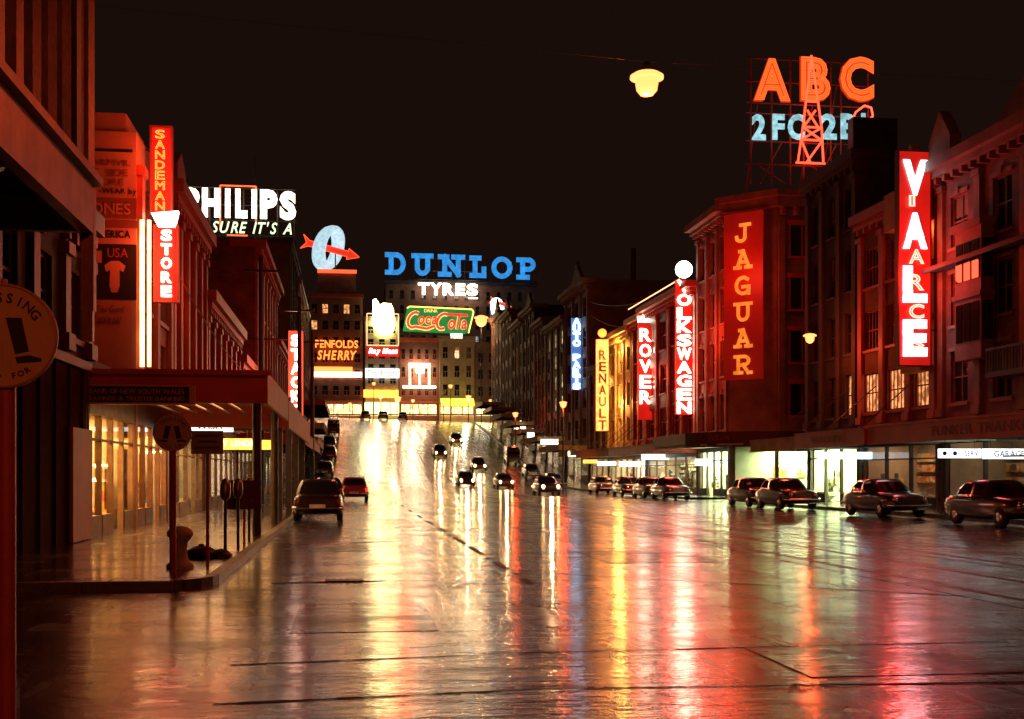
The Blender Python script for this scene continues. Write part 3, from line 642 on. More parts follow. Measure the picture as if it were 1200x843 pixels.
# name letters lying on top-floor: bright showroom light tubes along the cornice
for (y0_, y1_, z_, lab) in ((84.4, 100.5, 15.75, 'thin lit tube along the cornice of the red showroom'),):
    tag(MB().box(FR - .98, FR - .92, y0_, y1_, z_, z_ + .06).obj('neon_tube', emis('cornice_tube', (1, .35, .15), 3), None, at=(FR - .95, y0_, z_)), lab, 'neon tube')
# under-awning lightboxes (each hangs square to the street)
def hang(u0, v0, u1, v1, Y, mat, text, label, tmat='maroon', cat='sign', slots=()):
    x0, x1, z0, z1 = box_at(u0, v0, u1, v1, Y)
    o = thing('hanging_sign', label, cat, ((x0 + x1) / 2, Y, z0), 'lit signs hanging under shop awnings')
    MB().box(x0, x1, Y, Y + .14, z0, z1).obj('panel', mat, o)
    h = MB(); 
    for k in (.15, .85): xx = x0 + (x1 - x0) * k; h.bar((xx, Y + .07, z1), (xx, Y + .07, z1 + .35), .015, 5)
    h.obj('hanger', 'iron', o)
    if text:
        for s, a, b in text: letters(o, s, (x0 + (x1 - x0) * a, Y - .012, z0 + (z1 - z0) * .2), (1, 0, 0), (x1 - x0) * (b - a), (z1 - z0) * .6, tmat, .01, merge=True, bold=.01)
    return o
BLUP = painted('blue_paint', (.03, .12, .35), .5, .1)
hg = hang(1101, 526, 1150, 537, 43.5, LB, [('SERV', .6, .92)], 'left of two long white box signs under the red fascia at the right edge', BLUP)
x0 = hg.location.x; 
lo = MB().lathe([(.02, -.01), (.085, -.01), (.085, .01), (.02, .01)], (Xat(1107, 43.5), 43.49, Zat(531.5, 23, 43.5)), 14, 1); lo.lathe([(.02, -.01), (.085, -.01), (.085, .01), (.02, .01)], (Xat(1119, 43.5), 43.49, Zat(531.5, 23, 43.5)), 14, 1); lo.obj('emblem', BLUP, hg)
hang(1153, 526, 1212, 538, 42.8, LB, [('GARAGE', .2, .8)], 'right of two long white box signs under the red fascia at the right edge', BLUP)
hang(960, 530, 1022, 538, 55.2, emis('blue_lightbox', (.5, .85, 1), 2.5, .4, 1.5), [], 'slim pale blue box sign under the awning left of the lit small windows')
hang(815, 538, 860, 546, 80, LB, [('SALES', .1, .4), ('SERVICE', .5, .92)], 'white box sign with blue lettering under the curved corner awning', BLUP)
hang(752, 532, 784, 539, 92, LB, [], 'white box sign under the awning of the red showroom'); hang(700, 541, 722, 546, 106, LB, [], 'small white box sign under the awning, lower right of the RENAULT sign'); hang(726, 541, 751, 547, 100, LB, [], 'small white box sign under the ochre fascia left of the ROVER sign')
hang(684, 539, 700, 543, 112, LBY, [], 'orange box sign under the awning just left of the RENAULT sign')
for i, (u, v, w_) in enumerate(((666, 529, 16), (634, 515, 20), (618, 507, 8), (610, 500, 6), (603, 497, 5))):
    hang(u, v, u + w_, v + 6, [116, 134, 146, 158, 170][i], LBW, [], ['warm white box sign hung below the tall brick building', 'widest warm box sign under the small yellow windows', 'warm box sign halfway up the hill on the right footpath', 'warm box sign high on the hill, second from the top', 'topmost tiny warm box sign of the right footpath'][i])
# ---------------------------------------------------------------- ABC roof sign
AY = 62.0
ab = thing('roof_sign', 'orange neon ABC over pale blue 2FC 2BL letters on a steel roof frame', 'sign', (Xat(950, AY), AY, 17.5))
ax = lambda u: Xat(u, AY); az = lambda v: Zat(v, ax(950), AY)
fr = MB()
for u in (883, 908, 930, 946, 978, 990, 1022): fr.bar((ax(u), AY + .5, 17.4), (ax(u), AY + .5, az(68)), .05, 4)
for v in (68, 95, 120, 132, 165, 192): fr.bar((ax(878), AY + .5, az(v)), (ax(1026), AY + .5, az(v)), .04, 4)
for u in (895, 960, 985): fr.bar((ax(u), AY + .5, 17.4), (ax(u + 25), AY + .5, az(165)), .04, 4); fr.bar((ax(u + 30), AY + .5, 17.4), (ax(u - 5), AY + .5, az(192)), .04, 4); fr.bar((ax(u), AY + .5, az(95)), (ax(u), AY + 3, 17.4), .04, 4)
fr.obj('frame', painted('red_steel', (.4, .08, .05), .5, .3), ab)
for ch, u0, u1, v0, v1 in (('A', 883, 927, 70, 121), ('B', 938, 974, 66, 119), ('C', 984, 1025, 63, 117)):
    letters(ab, ch, (ax(u0), AY + .15, az(v1)), (1, 0, 0), ax(u1) - ax(u0), az(v0) - az(v1), emis('abc_face', (1, .08, .012), .2), .08, bold=.05)
    letters(ab, ch, (ax(u0 + 1), AY, az(v1 - 1)), (1, 0, 0), ax(u1 - 1) - ax(u0 + 1), az(v0 + 1) - az(v1 - 1), DORG, .05, tube=.012, ins=(.045, .012, -.02), name='neon_outline')
for ch, u0, u1 in (('2', 881, 897), ('F', 905, 919), ('C', 923, 943), ('2', 962, 980), ('B', 985, 1003), ('L', 1009, 1022)):
    dv = (u0 - 881) * .05; letters(ab, ch, (ax(u0), AY, az(167 - dv)), (1, 0, 0), ax(u1) - ax(u0), az(137 - dv) - az(167 - dv), emis('pale_cyan', (.36, .72, .8), .85, .5, 3), .08, bold=.04)
tw = MB()
for a, b in (((950, 66), (940, 150)), ((950, 66), (962, 150)), ((940, 150), (934, 192)), ((962, 150), (964, 192)), ((945, 130), (958, 150)), ((955, 130), (941, 150)), ((940, 150), (962, 165)), ((962, 150), (938, 165)), ((938, 165), (949, 192)), ((963, 165), (944, 192)), ((938, 165), (963, 165)), ((932, 192), (966, 192)), ((944, 120), (956, 120)), ((940, 150), (962, 150))):
    tw.bar((ax(a[0]), AY - .1, az(a[1])), (ax(b[0]), AY - .1, az(b[1])), .06, 5)
tw.obj('mast_outline', emis('mast_red', (1, .05, .02), 3), ab)
sc = MB(); pts = [(998, 140), (1002, 130), (1012, 122), (1020, 124), (1022, 134), (1014, 140)]
for a, b in zip(pts, pts[1:]): sc.bar((ax(a[0]), AY - .1, az(a[1])), (ax(b[0]), AY - .1, az(b[1])), .05, 5)
sc.obj('neon_scroll', RED, ab)
tk = MB(); x_ = ax(1003); 
# the parapet block that hides the lower right of the sign
tag(MB().box(ax(989), ax(1040), AY - 1.2, AY - .5, 17.0, az(143)).obj('lift_housing', 'dark', None, at=(ax(1010), AY - 1, 17)), 'dark square lift housing hiding the last letters of the ABC roof sign', 'rooftop housing')
# rooftop chimney and mast
tag(MB().bar((Xat(742, 128), 128, 20), (Xat(742, 128), 128, Zat(290, 26, 128)), .35, 8, .3).obj('chimney', 'brick_r', None, at=(Xat(742, 128), 128, 20)), 'tall thin chimney on the roof behind the red showroom', 'chimney')

# ================================================================== LEFT SIDE
# near building across the lane: verandah with a corrugated skirt
NB = thing('verandah_building', 'dark building at the left edge under a rusty corrugated balcony skirt', 'building', (-12, 4, 0))
MB().box(-22, -6, -12, 11.0, -.3, 11).obj('wall', 'dark', NB)
VX, VE = -2.5, 12.1
vw_ = MB(); vw_.box(-6, VX - .1, -6, VE - .1, 4.28, 4.4); vo = vw_.obj('balcony_floor', 'dark', NB)
f = MB(); f.box(VX - .1, VX + .02, -6, VE, 3.95, 4.42); f.box(-6, VX - .1, VE - .1, VE, 3.95, 4.42); f.box(VX - .14, VX + .1, -6, VE + .08, 4.42, 4.5); f.obj('fascia', 'corr', vo)
c = MB(); n = 150; L = VE + 6; vs_ = []; 
for k in range(n + 1):
    y = -6 + L * k / n; off = .07 * math.sin(k * math.pi / 2.0 + .6) + .02 * math.sin(k * 1.7); zt = 6.6 if y < 10.4 else 6.6
    for z in (4.52, zt): vs_.append((VX - .02 + off, y, z))
for k in range(16):
    x = VX - .02 - (6 + VX) * k / 15; vs_.append((x, VE - .02 + .04 * math.sin(k * 1.57), 4.52)); vs_.append((x, VE - .02 + .04 * math.sin(k * 1.57), 6.6))
c.add(vs_, [(2 * k, 2 * k + 2, 2 * k + 3, 2 * k + 1) for k in range(len(vs_) // 2 - 1)], False)
so = c.obj('corrugated_skirt', 'corr', vo); sm_ = so.modifiers.new('s', 'SOLIDIFY'); sm_.thickness = .015
for y in (11.3, 6.0, .5):
    p = MB(); p.box(VX - .12, VX + .06, y - .09, y + .09, 4.5, 6.7); p.obj('balcony_post', 'iron', vo)
def column(y):
    c = MB().lathe([(.21, .13), (.21, .35), (.17, .4), (.17, .48), (.14, .55), (.135, 1.6), (.16, 1.65), (.16, 1.75), (.105, 1.8), (.085, 3.5), (.12, 3.6), (.12, 3.7), (.15, 3.94)], (VX - .16, y, 0), 14)
    return c.obj('column', 'iron', NB)
for y in (8.3, 4.0): column(y)
b = MB()
for s in (-1, 1):
    q = [(VX - .12, 8.3 + s * .12, 3.0), (VX - .12, 8.3 + s * .3, 3.45), (VX - .12, 8.3 + s * .7, 3.8), (VX - .12, 8.3 + s * 1.2, 3.93)]
    for a, d in zip(q, q[1:]): b.bar(a, d, .03, 5)
b.obj('bracket', 'iron', NB)
b = MB(); b.box(VX - .1, VX + .02, VE + .01, VE + .14, 3.2, 4.4); b.poly([(3.2 - .0, 0), (3.2, 0), (3.2, 0)], 0, 0, 2) if False else None
b.box(VX - .09, VX + .01, VE + .01, VE + .1, 2.9, 3.2); b.obj('end_bracket', 'corr', NB)
# dark two storey shop between the lane and the awning
L1 = building('shop_building', 'dark shuttered shop between the lane and the big red awning', 'building', -1, 18.5, 28.6, 7.4, 'dark', 'maroon', 4, 1, wf=.4, cor=.4, depth=14, zb=4.2)
st = MB().box(-5.95, -6.1, 18.8, 28.3, 0, 3.9)
for k in range(8): st.box(-5.88, -5.949, 18.9 + k * 1.25, 19.0 + k * 1.25, 0, 3.9)
mt_ = painted('matt_shutter', (.045, .014, .01), .95, .4, 2); mt_.node_tree.nodes['Principled BSDF'].inputs['Specular IOR Level'].default_value = .15; st.obj('shutter', mt_, L1)
MB().box(-5.80, -5.88, 26.3, 28.2, .15, 2.6).obj('door', 'redp', L1)
# arcade shops below the awning
L2 = building('shop_building', 'tall red building painted with shop advertising on its blind end wall', 'building', -1, 35.0, 41.2, 11.3, 'board', 'redp', 2, 3, wf=.5, cor=0, depth=16, pil=True,
   shop=dict(n=4, power=380, col=(1, .42, .10), goodsm='goods', frame='wood', h=2.9))
MB().box(-6.3, -7.15, 35.1, 38, 11.3, 11.85).obj('parapet', 'board', L2); MB().box(-6.1, -9.5, 34.98, 34.995, 10.72, 10.8).obj('moulding', 'black', L2)
L1b = thing('shop_building', 'low single storey shop front with bright yellow goods in its window, below the big awning', 'building', (-10, 31.8, 0))
w = MB(); w.box(-9.2, -20, 28.7, 34.9, 0, 4.3); w.box(-6, -9.2, 28.7, 34.9, 3.9, 4.3); w.box(-6, -9.2, 28.7, 28.85, 0, 3.9); w.obj('wall', 'dark', L1b)
shopfront(L1b, -1, 29.0, 34.8, 0, n=4, power=520, col=(1, .5, .12), goodsm='goods', frame='wood', h=2.9)
# awnings on posts
def big_awning(y0, y1, label, z=3.28, fh=.75):
    o = thing('street_awning', label, 'awning', ((FL + KL) / 2, y0, z)); kx = KL - .05
    s = MB(); s.box(FL + .02, kx - .1, y0 + .1, y1, z + fh - .2, z + fh - .1)
    for k in range(int((y1 - y0) / 1.1)): s.box(FL + .02, kx - .1, y0 + .6 + k * 1.1, y0 + .68 + k * 1.1, z + fh - .35, z + fh - .202)
    s.obj('roof', 'cream', o)
    f = MB(); f.box(FL - .9, kx, y0, y0 + .1, z, z + fh); f.box(FL - .9, kx + .08, y0 - .06, y0 - .003, z + fh - .08, z + fh + .04); f.obj('fascia', 'redp', o)
    f = MB(); f.box(kx - .08, kx, y0 + .102, y1, z, z + fh); f.obj('edge_fascia', 'board', o)
    return o
BA = big_awning(29.2, 38.8, 'red box awning over the footpath with a long dark sign on its front', 3.3)
for y in (29.35, 36.2): MB().bar((KL - .32, y, .1), (KL - .32, y, 3.9), .11, 8).obj('post', 'iron', BA)
AW2 = big_awning(39.2, 60, 'second street awning, beyond the big red one, ending near the STACKS sign', 3.1, .95)
for y in (39.6, 46, 52, 59): MB().box(KL - .5, KL - .28, y - .1, y + .1, .1, 3.6).obj('post', 'iron', AW2)
area('awning_light', (-3.9, 33, 3.6), (1, .45, .14), 90, 2, 6, BA); area('awning_light', (-3.9, 45, 3.6), (1, .5, .2), 120, 2, 8, AW2)
for k in range(5): MB().bar((-5.2 + k * .5, 29.35, 3.5), (-5.2 + k * .5, 38, 3.5), .03, 5).obj('strut', 'white', BA)
# its long dark sign
sx = box_at(75, 453, 222, 472, 28.9)
bk = thing('long_sign', 'long dark board lettered in small red capitals, fixed to the front of the red awning', 'sign', ((sx[0] + sx[1]) / 2, 28.9, sx[2]))
MB().box(sx[0], sx[1], 28.9, 29.12, sx[2], sx[3]).obj('panel', 'black', bk)
f = MB(); f.box(sx[0] - .05, sx[0], 28.86, 29.12, sx[2] - .04, sx[3] + .04); f.box(sx[1], sx[1] + .12, 28.86, 29.12, sx[2] - .04, sx[3] + .04); f.box(sx[0], sx[1], 28.86, 29.12, sx[3], sx[3] + .04); f.box(sx[0], sx[1], 28.86, 29.12, sx[2] - .04, sx[2]); f.obj('frame', 'board', bk)
W = sx[1] - sx[0]; H = sx[3] - sx[2]
letters(bk, 'BANK OF NEW SOUTH WALES', (sx[0] + W * .2, 28.88, sx[2] + H * .55), (1, 0, 0), W * .76, H * .3, 'board', .01, merge=True); letters(bk, 'SAVINGS & TRUSTEE BANKING', (sx[0] + W * .2, 28.88, sx[2] + H * .12), (1, 0, 0), W * .76, H * .26, 'board', .01, merge=True)
letters(bk, 'A', (sx[0] + W * .08, 28.84, sx[2] + H * .3), (1, 0, 0), W * .05, H * 1.1, 'board', .01, tube=.02, name='emblem')
# painted advertising on the end wall
def wall_text(s, u0, v0, u1, v1, mat, bold=0., nm='painted_text', Y=34.98, par=L2, shear=0): 
    x0, x1, z0, z1 = box_at(u0, v0, u1, v1, Y); letters(par, s, (x0, Y, z0), (1, 0, 0), x1 - x0, z1 - z0, mat, .008, merge=True, bold=bold, name=nm, shear=shear)
def wall_panel(u0, v0, u1, v1, mat, Y=34.985, par=L2, nm='painted_panel'):
    x0, x1, z0, z1 = box_at(u0, v0, u1, v1, Y); return MB().box(x0, x1, Y, Y + .012, z0, z1).obj(nm, mat, par)
FADE = painted('faded_paint', (.22, .07, .05), .6, .2)
wall_text('ARMVIL', 108, 187, 153, 194, FADE); wall_text('T. SIDE', 108, 198, 150, 206, FADE); wall_text('STORE', 104, 209, 145, 217, FADE)
wall_text('-WEAR by', 116, 221, 160, 229, 'black', .02); wall_panel(90, 232, 160, 256, FADE); wall_text('JONES', 100, 238, 153, 255, 'board', .01, Y=34.97)
wall_panel(90, 258, 162, 267, FADE); wall_text('AMERICA', 109, 270, 153, 279, 'black', .03)
wall_panel(90, 286, 160, 351, 'black')
wall_text('USA', 126, 291, 150, 302, 'redp', Y=34.97)
x0, x1, z0, z1 = box_at(122, 306, 147, 343, 34.97)
sp_ = [(0, .85), (.3, 1), (.7, 1), (1, .85), (.9, .65), (.72, .72), (.72, .2), (.6, 0), (.35, 0), (.25, .2), (.28, .72), (.1, .65)]
MB().poly([(x0 + (x1 - x0) * a, z0 + (z1 - z0) * b) for a, b in sp_], 34.97, 34.98, 1).obj('painted_shirt', 'board', L2)
wall_panel(107, 294, 119, 308, 'board', 34.975)
wall_panel(90, 353, 160, 434, painted('pale_poster', (.42, .2, .16), .6, .15)); wall_text('The Good', 114, 358, 146, 366, FADE, Y=34.97, shear=.3); wall_text('Footwear', 110, 369, 143, 377, FADE, Y=34.97, shear=.3); wall_text('ENJOY SHOES', 109, 377, 141, 380, 'black', Y=34.97)
# lit vertical strip at the corner
x0, x1, z0, z1 = box_at(164, 258, 177, 430, 34.95)
st = thing('neon_strip', 'glowing yellow strip light down the corner of the painted wall', 'neon light', (x0, 34.95, z0))
MB().box(x0, x0 + .12, 34.93, 34.99, z0, z1).obj('tube', STRIP, st); MB().box(x0 + .2, x0 + .3, 34.93, 34.99, z0, z1).obj('tube', STRIP, st)
# SANDEMAN + STORE
bx = box_at(178, 150, 200, 250, 36.4); sd = blade('vertical_sign', 'vertical SANDEMAN sign in thin orange outline letters on red', bx, 36.4, REDB, .22, 'redp', side=-1)
x0, x1, z0, z1 = bx; letters(sd, 'SANDEMAN', (x0 + .1, 36.36, z0 + .05), (1, 0, 0), (x1 - x0) - .26, z1 - z0 - .1, ORG, .02, vertical=True, tube=.022, fill=.85)
bx = box_at(182, 266, 207, 352, 35.6); sg = blade('vertical_sign', 'overbright STORE sign, white letters on red below the SANDEMAN sign', bx, 35.6, REDB, .22, 'redp', side=-1)
x0, x1, z0, z1 = bx; letters(sg, 'STORE', (x0 + .17, 35.56, z0 + .05), (1, 0, 0), (x1 - x0) - .3, z1 - z0 - .1, emis('store_white', (1, .62, .42), 9, .7, 6), .05, vertical=True, bold=.04, fill=.8)
x0, x1, z0, z1 = box_at(177, 250, 209, 266, 35.55); MB().poly([(x0, z1), (x1, z1 + .08), (x1 - .1, z0), (x0 + .2, z0)], 35.55, 35.75, 1).obj('header', emis('store_header', (1, .7, .45), 9), sg)
letters(sg, 'WINE', (x0 + .2, 35.52, z0 + .1), (1, 0, 0), (x1 - x0) - .4, .16, 'redp', .01, merge=True)
point('sign_glow_fill', (-5.3, 34.3, 8.0), (1, .08, .02), 110, .5, sg); point('sign_glow_fill', (-5.2, 34.6, 10.5), (1, .08, .02), 110, .5, sd); point('sign_glow_fill', (-4.6, 43, 8.0), (1, .08, .02), 50, .5, sd)  # added red points light the end wall and the front beyond
# rows further along
L3 = building('terrace_building', 'narrow dark red front with tall slit windows right of the STORE sign', 'building', -1, 41.3, 51, 11.4, 'brick_r', 'redp', 5, 1, wf=.35, hf=.85, cor=.5, depth=13, shop=dict(n=4, power=260, col=(1, .6, .22), goodsm='goods'), parapet=.3)
MB().poly([(42.5, 11.5), (44.6, 11.5), (44.6, 12.4), (43.5, 13.0), (42.5, 12.4)], -5.9, -6.3, 0).obj('gable', 'redp', L3)
L4 = building('terrace_building', 'lower dark terrace with sloping balcony rail, below the PHILIPS sign', 'building', -1, 51.2, 66, 9.2, 'dark', 'redp', 6, 1, wf=.4, cor=.5, shop=dict(n=6, power=200, col=(1, .7, .4)), depth=12)
r_ = MB(); r_.box(-4.7, -4.62, 51.5, 65.8, 6.0, 6.1); r_.box(-4.7, -4.62, 51.5, 65.8, 5.2, 5.3); r_.box(-5.999, -4.6, 51.5, 65.8, 4.95, 5.05)
for k in range(48): r_.bar((-4.66, 51.6 + k * .3, 5.3), (-4.66, 51.6 + k * .3, 6.0), .02, 4)
r_.obj('balcony', 'redp', L4)
L5 = building('office_building', 'tall dark red building beside the STACKS sign', 'building', -1, 78, 99, 16.5, 'brick_r', 'redp', 7, 3, wf=.4, cor=.7, shop=dict(n=6, power=40, col=(1, .9, .7)), awn=dict(fmat='redp', reach=3.6), sidewin=0)
L4b = building('shop_building', 'low shop with a bare parapet between the balcony terrace and the tall STACKS building', 'building', -1, 66.2, 77.8, 8.0, 'brick_b', 'redp', 4, 1, cor=.5, shop=dict(n=4, power=60, col=(1, .85, .6)), awn=dict(fmat='redp', reach=3.6))
PBH = 25.0
L7 = building('warehouse', 'big blank dark block carrying the PHILIPS roof sign', 'building', -1, 121, 140, PBH, 'brick_b', 'dark', 5, 5, wf=.35, cor=.4, depth=19, awn=dict(fmat='cream', reach=3.4))
L6 = building('terrace_building', 'plain terrace on the rise between the STACKS building and the PHILIPS block', 'building', -1, 99.2, 120.8, 12.6, 'brick_b', 'redp', 6, 2, cor=.5, shop=dict(n=6, power=50, col=(1, .9, .7)), awn=dict(fmat='redp', reach=3.4))
L8 = building('terrace_building', 'last dark building of the left row before the hill crest', 'building', -1, 140.2, 172, 24, 'dark', 'redp', 8, 4, cor=.5, shop=dict(n=8, power=60, col=(1, .9, .7)), awn=dict(fmat='redp', reach=3.2))
# STACKS
bx = box_at(338, 388, 355, 495, 72); sk = blade('vertical_sign', 'vertical STACKS sign, white letters on a red lit panel', bx, 72, emis('stacks_red', (1, .05, .02), 1.6), .25, side=-1, br=False)
x0, x1, z0, z1 = bx; letters(sk, 'STACKS', (x0 + .16, 71.95, z0 + .3), (1, 0, 0), (x1 - x0) - .3, z1 - z0 - .45, emis('stacks_white', (1, .8, .6), 9), .05, vertical=True, bold=.04)
b = MB(); 
for z in (z0 + .5, z1 - .5): b.bar((FL, 72.1, z), (x0, 72.1, z), .05, 5)
b.obj('bracket', 'iron', sk)
b = MB(); b.box(x0 - .4, x1 + .3, 72, 72.1, z0 - 1.3, z0 - .35); tk = b.obj('lower_panel', 'maroon', sk); letters(sk, 'TEL', (x0, 71.98, z0 - 1.05), (1, 0, 0), x1 - x0, .42, 'black', .01, merge=True)
point('sign_glow_fill', (-3.6, 70.5, 7.5), (1, .08, .03), 150, .5, sk)  # added red point strengthening the sign's spill
# PHILIPS roof sign
PY = 121.5
px = lambda u: Xat(u, PY); pz = lambda v: Zat(v, px(284), PY)
ph = thing('roof_sign', 'rooftop PHILIPS sign in fat white letters over slanting pale words BE SURE ITS A', 'sign', (px(284), PY, PBH))
PW = emis('philips_white', (1, .88, .68), 3.4, .65, 1.6)
for ch, u0, u1 in (('P', 212, 234), ('H', 237, 258), ('I', 264, 270), ('L', 276, 290), ('I', 295, 301), ('P', 305, 325), ('S', 328, 347)):
    letters(ph, ch, (px(u0), PY, pz(256 if ch != 'S' else 257)), (1, 0, 0), px(u1) - px(u0), pz(222) - pz(256), PW, .2, bold=.06)
letters(ph, 'BE SURE IT\'S A', (px(222), PY - .1, pz(274)), (1, 0, 0), px(342) - px(222), pz(260) - pz(274), emis('pale_green_tube', (.62, .8, .45), 1.5), .1, shear=.3, bold=.01)
fr = MB()
for u in (205, 225, 245, 265, 285, 305, 325, 345): fr.bar((px(u), PY + .3, PBH - .1), (px(u), PY + .3, pz(220)), .07, 4); fr.bar((px(u), PY + .3, pz(240)), (px(u), PY + 3, PBH - .1), .05, 4)
for v in (220, 240, 258, 276): fr.bar((px(203), PY + .3, pz(v)), (px(347), PY + .3, pz(v)), .05, 4)
fr.obj('frame', 'iron', ph)
fr = MB(); 
for a, b in (((258, 218), (300, 218)), ((258, 218), (258, 270)), ((300, 218), (300, 262)), ((266, 276), (290, 276))): fr.bar((px(a[0]), PY + .1, pz(a[1])), (px(b[0]), PY + .1, pz(b[1])), .08, 5)
fr.obj('neon_border', emis('philips_orange', (1, .12, .03), 1.5), ph)
tag(MB().bar((px(293), PY + 6, PBH - .1), (px(293), PY + 6, pz(165)), .07, 5).obj('mast', 'iron', None, at=(px(293), PY + 6, PBH)), 'thin mast rising behind the PHILIPS sign', 'mast')
# signs under the left awnings
hang(165, 493, 273, 506, 40.0, LB, [('OFF', .10, .24), ('WISH', .6, .88)], 'long white lit sign with red letters under the left awning', 'redp')
o = hang(230, 514, 300, 527, 46, LBY, [], 'orange lit box reading MONEY LEN under the second awning')
x0, x1, z0, z1 = box_at(232, 514, 300, 527, 46); letters(o, 'MONEY LENDER', (x0 + .1, 45.97, z0 + .12), (1, 0, 0), (x1 - x0) * 1.0, z1 - z0 - .2, emis('money_yellow', (1, .8, .3), 4), .02, merge=True, bold=.02)
hang(307, 516, 319, 527, 52, LBY, [], 'small square orange lamp sign under the second awning, right of the money lender box')

# ================================================================== END OF THE STREET
GE = 11.3
def block(label, u0, u1, vt, Y, wall, trim, cols, rows, dep=14, zb=4.5, wf=.45, hf=.55, lit=(), name='office_building', extra=None, litm=None, cor=.5):
    x0, x1 = Xat(u0, Y), Xat(u1, Y); top = Zat(vt, (x0 + x1) / 2, Y); o = thing(name, label, 'building', ((x0 + x1) / 2, Y + dep / 2, GE))
    w = MB(); th = .4; W = x1 - x0; z0 = GE + zb; cw = W / cols; rh = (top - 1.2 - z0) / rows
    w.box(x0, x1, Y + th, Y + dep, GE - 3, top); w.box(x0, x1, Y, Y + th, z0 - .6, z0)
    for c in range(cols + 1):
        a = x0 if c == 0 else x0 + (c - .5) * cw + cw * wf / 2; b = x1 if c == cols else x0 + (c + .5) * cw - cw * wf / 2; w.box(a, b, Y, Y + th, z0, top)
    for c in range(cols):
        a, b = x0 + (c + .5) * cw - cw * wf / 2, x0 + (c + .5) * cw + cw * wf / 2; z = z0
        for r in range(rows):
            q = z0 + r * rh + rh * (1 - hf) / 2; w.box(a, b, Y, Y + th, z, q); z = q + rh * hf
        w.box(a, b, Y, Y + th, z, top)
    w.obj('wall', wall, o)
    if cor: t = MB(); t.box(x0 - .2, x1 + .2, Y - cor, Y - .003, top - .6, top + .1); t.box(x0 - .05, x1 + .05, Y - .2, Y - .003, z0 - .6, z0 - .3); t.obj('cornice', trim, o)
    for c in range(cols):
        xc = x0 + (c + .5) * cw; a, b = xc - cw * wf / 2, xc + cw * wf / 2
        for r in range(rows):
            q = z0 + r * rh + rh * (1 - hf) / 2; h = rh * hf; f = MB().box(a - .1, b + .1, Y - .1, Y - .003, q - .2, q - .01); f.box(a, b, Y + .15, Y + .2, q + h / 2 - .04, q + h / 2 + .04); f.box(xc - .04, xc + .04, Y + .15, Y + .2, q, q + h / 2 - .04)
            fo = f.obj('window', trim, o); MB().box(a, b, Y + .22, Y + .26, q, q + h).obj('pane', (litm or LIT) if (c, r) in lit else 'glass', fo)
    # lit street level
    return o, x0, x1, top
EY = 226
E0, *_ = block('wide dark apartment block behind the blue DUNLOP letters', 452, 628, 331, EY + 26, 'brick_r', 'dark', 14, 8, wf=.35)
E1, ex0, ex1, et = block('red office block carrying the PENFOLDS sign and the tyre sign', 362, 425, 345, EY, 'brick_r', 'redp', 5, 6, lit={(1, 5), (3, 5), (0, 4)}, wf=.5)
x0, x1, z0, z1 = box_at(372, 320, 417, 345, EY + 1); MB().box(x0, x1, EY + 1, EY + 10, z0 + .11, z1).obj('penthouse', 'brick_r', E1)
E2, *_ = block('narrow pale building with stacked lit signs and the glaring white figure', 428, 467, 372, EY, 'cream', 'cream', 3, 6, wf=.5, litm=LIT)
E3, *_ = block('low brick block with a glowing white T-shaped portal', 468, 514, 397, EY + 1, 'brick_r', 'redp', 5, 3, wf=.4)
E4, *_ = block('pale four storey stone front with dark windows, above the yellow-green awning', 515, 556, 395, EY, 'ochre', 'cream', 3, 3, wf=.4, hf=.6)
E5, *_ = block('brown arched building between the pale stone front and the dark right hand terrace', 557, 582, 402, EY, 'stone', 'stone', 2, 3, wf=.45)
E6, *_ = block('dark block far left at the crest, behind the tyre sign', 300, 361, 352, EY + 2, 'dark', 'dark', 6, 7)
E7, *_ = block('dark block closing the street right of the crest', 583, 660, 420, EY + 3, 'dark', 'dark', 6, 5)
# lit shops along the crest
def strip_shop(u0, v0, u1, v1, mat, label, power, col, awn=None):
    x0, x1, z0, z1 = box_at(u0, v0, u1, v1, EY - .6); o = thing('crest_shop', label, 'shop', ((x0 + x1) / 2, EY - .6, GE))
    MB().box(x0, x1, EY - .5, EY - .1, z0, z1).obj('window', mat, o)
    f = MB(); n = max(2, int((x1 - x0) / 1.6))
    for k in range(n + 1): xx = x0 + (x1 - x0) * k / n; f.box(xx - .08, xx + .08, EY - .6, EY - .503, z0, z1)
    f.box(x0 + .08, x1 - .08, EY - .58, EY - .505, z0 + .02, z0 + .3); f.obj('frame', 'dark', o)
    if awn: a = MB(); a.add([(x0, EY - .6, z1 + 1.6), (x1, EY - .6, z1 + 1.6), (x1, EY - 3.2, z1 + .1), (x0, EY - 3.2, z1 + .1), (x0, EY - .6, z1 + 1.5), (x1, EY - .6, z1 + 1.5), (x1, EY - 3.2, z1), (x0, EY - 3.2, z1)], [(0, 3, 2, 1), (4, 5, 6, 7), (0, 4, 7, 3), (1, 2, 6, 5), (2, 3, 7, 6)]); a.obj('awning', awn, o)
    area('shop_light', ((x0 + x1) / 2, EY - 2.5, z1), col, power, x1 - x0, 1, o)
CW = emis('crest_shop_glow', (1, .55, .22), 3.2, .8, 1.6); CG = emis('crest_pale_glow', (1, .8, .28), 3.6, .6, 1.2)
strip_shop(380, 474, 424, 487, CW, 'wide warm lit shop front below the PENFOLDS block', 160, (1, .6, .4))
strip_shop(427, 472, 468, 487, CG, 'brightest shop front, below the stacked signs at the crest', 260, (1, .85, .45))
strip_shop(470, 474, 512, 487, CW, 'dimmer shop front below the glowing portal at the crest', 90, (1, .6, .3))
strip_shop(516, 477, 555, 487, CW, 'shop front under the sloping yellow-green awning', 70, (1, .8, .4), YG)  # awning canvas emits: its lit look is put into the material
strip_shop(558, 474, 580, 487, CG, 'pale lit shop front at the right end of the crest', 120, (1, .95, .8))
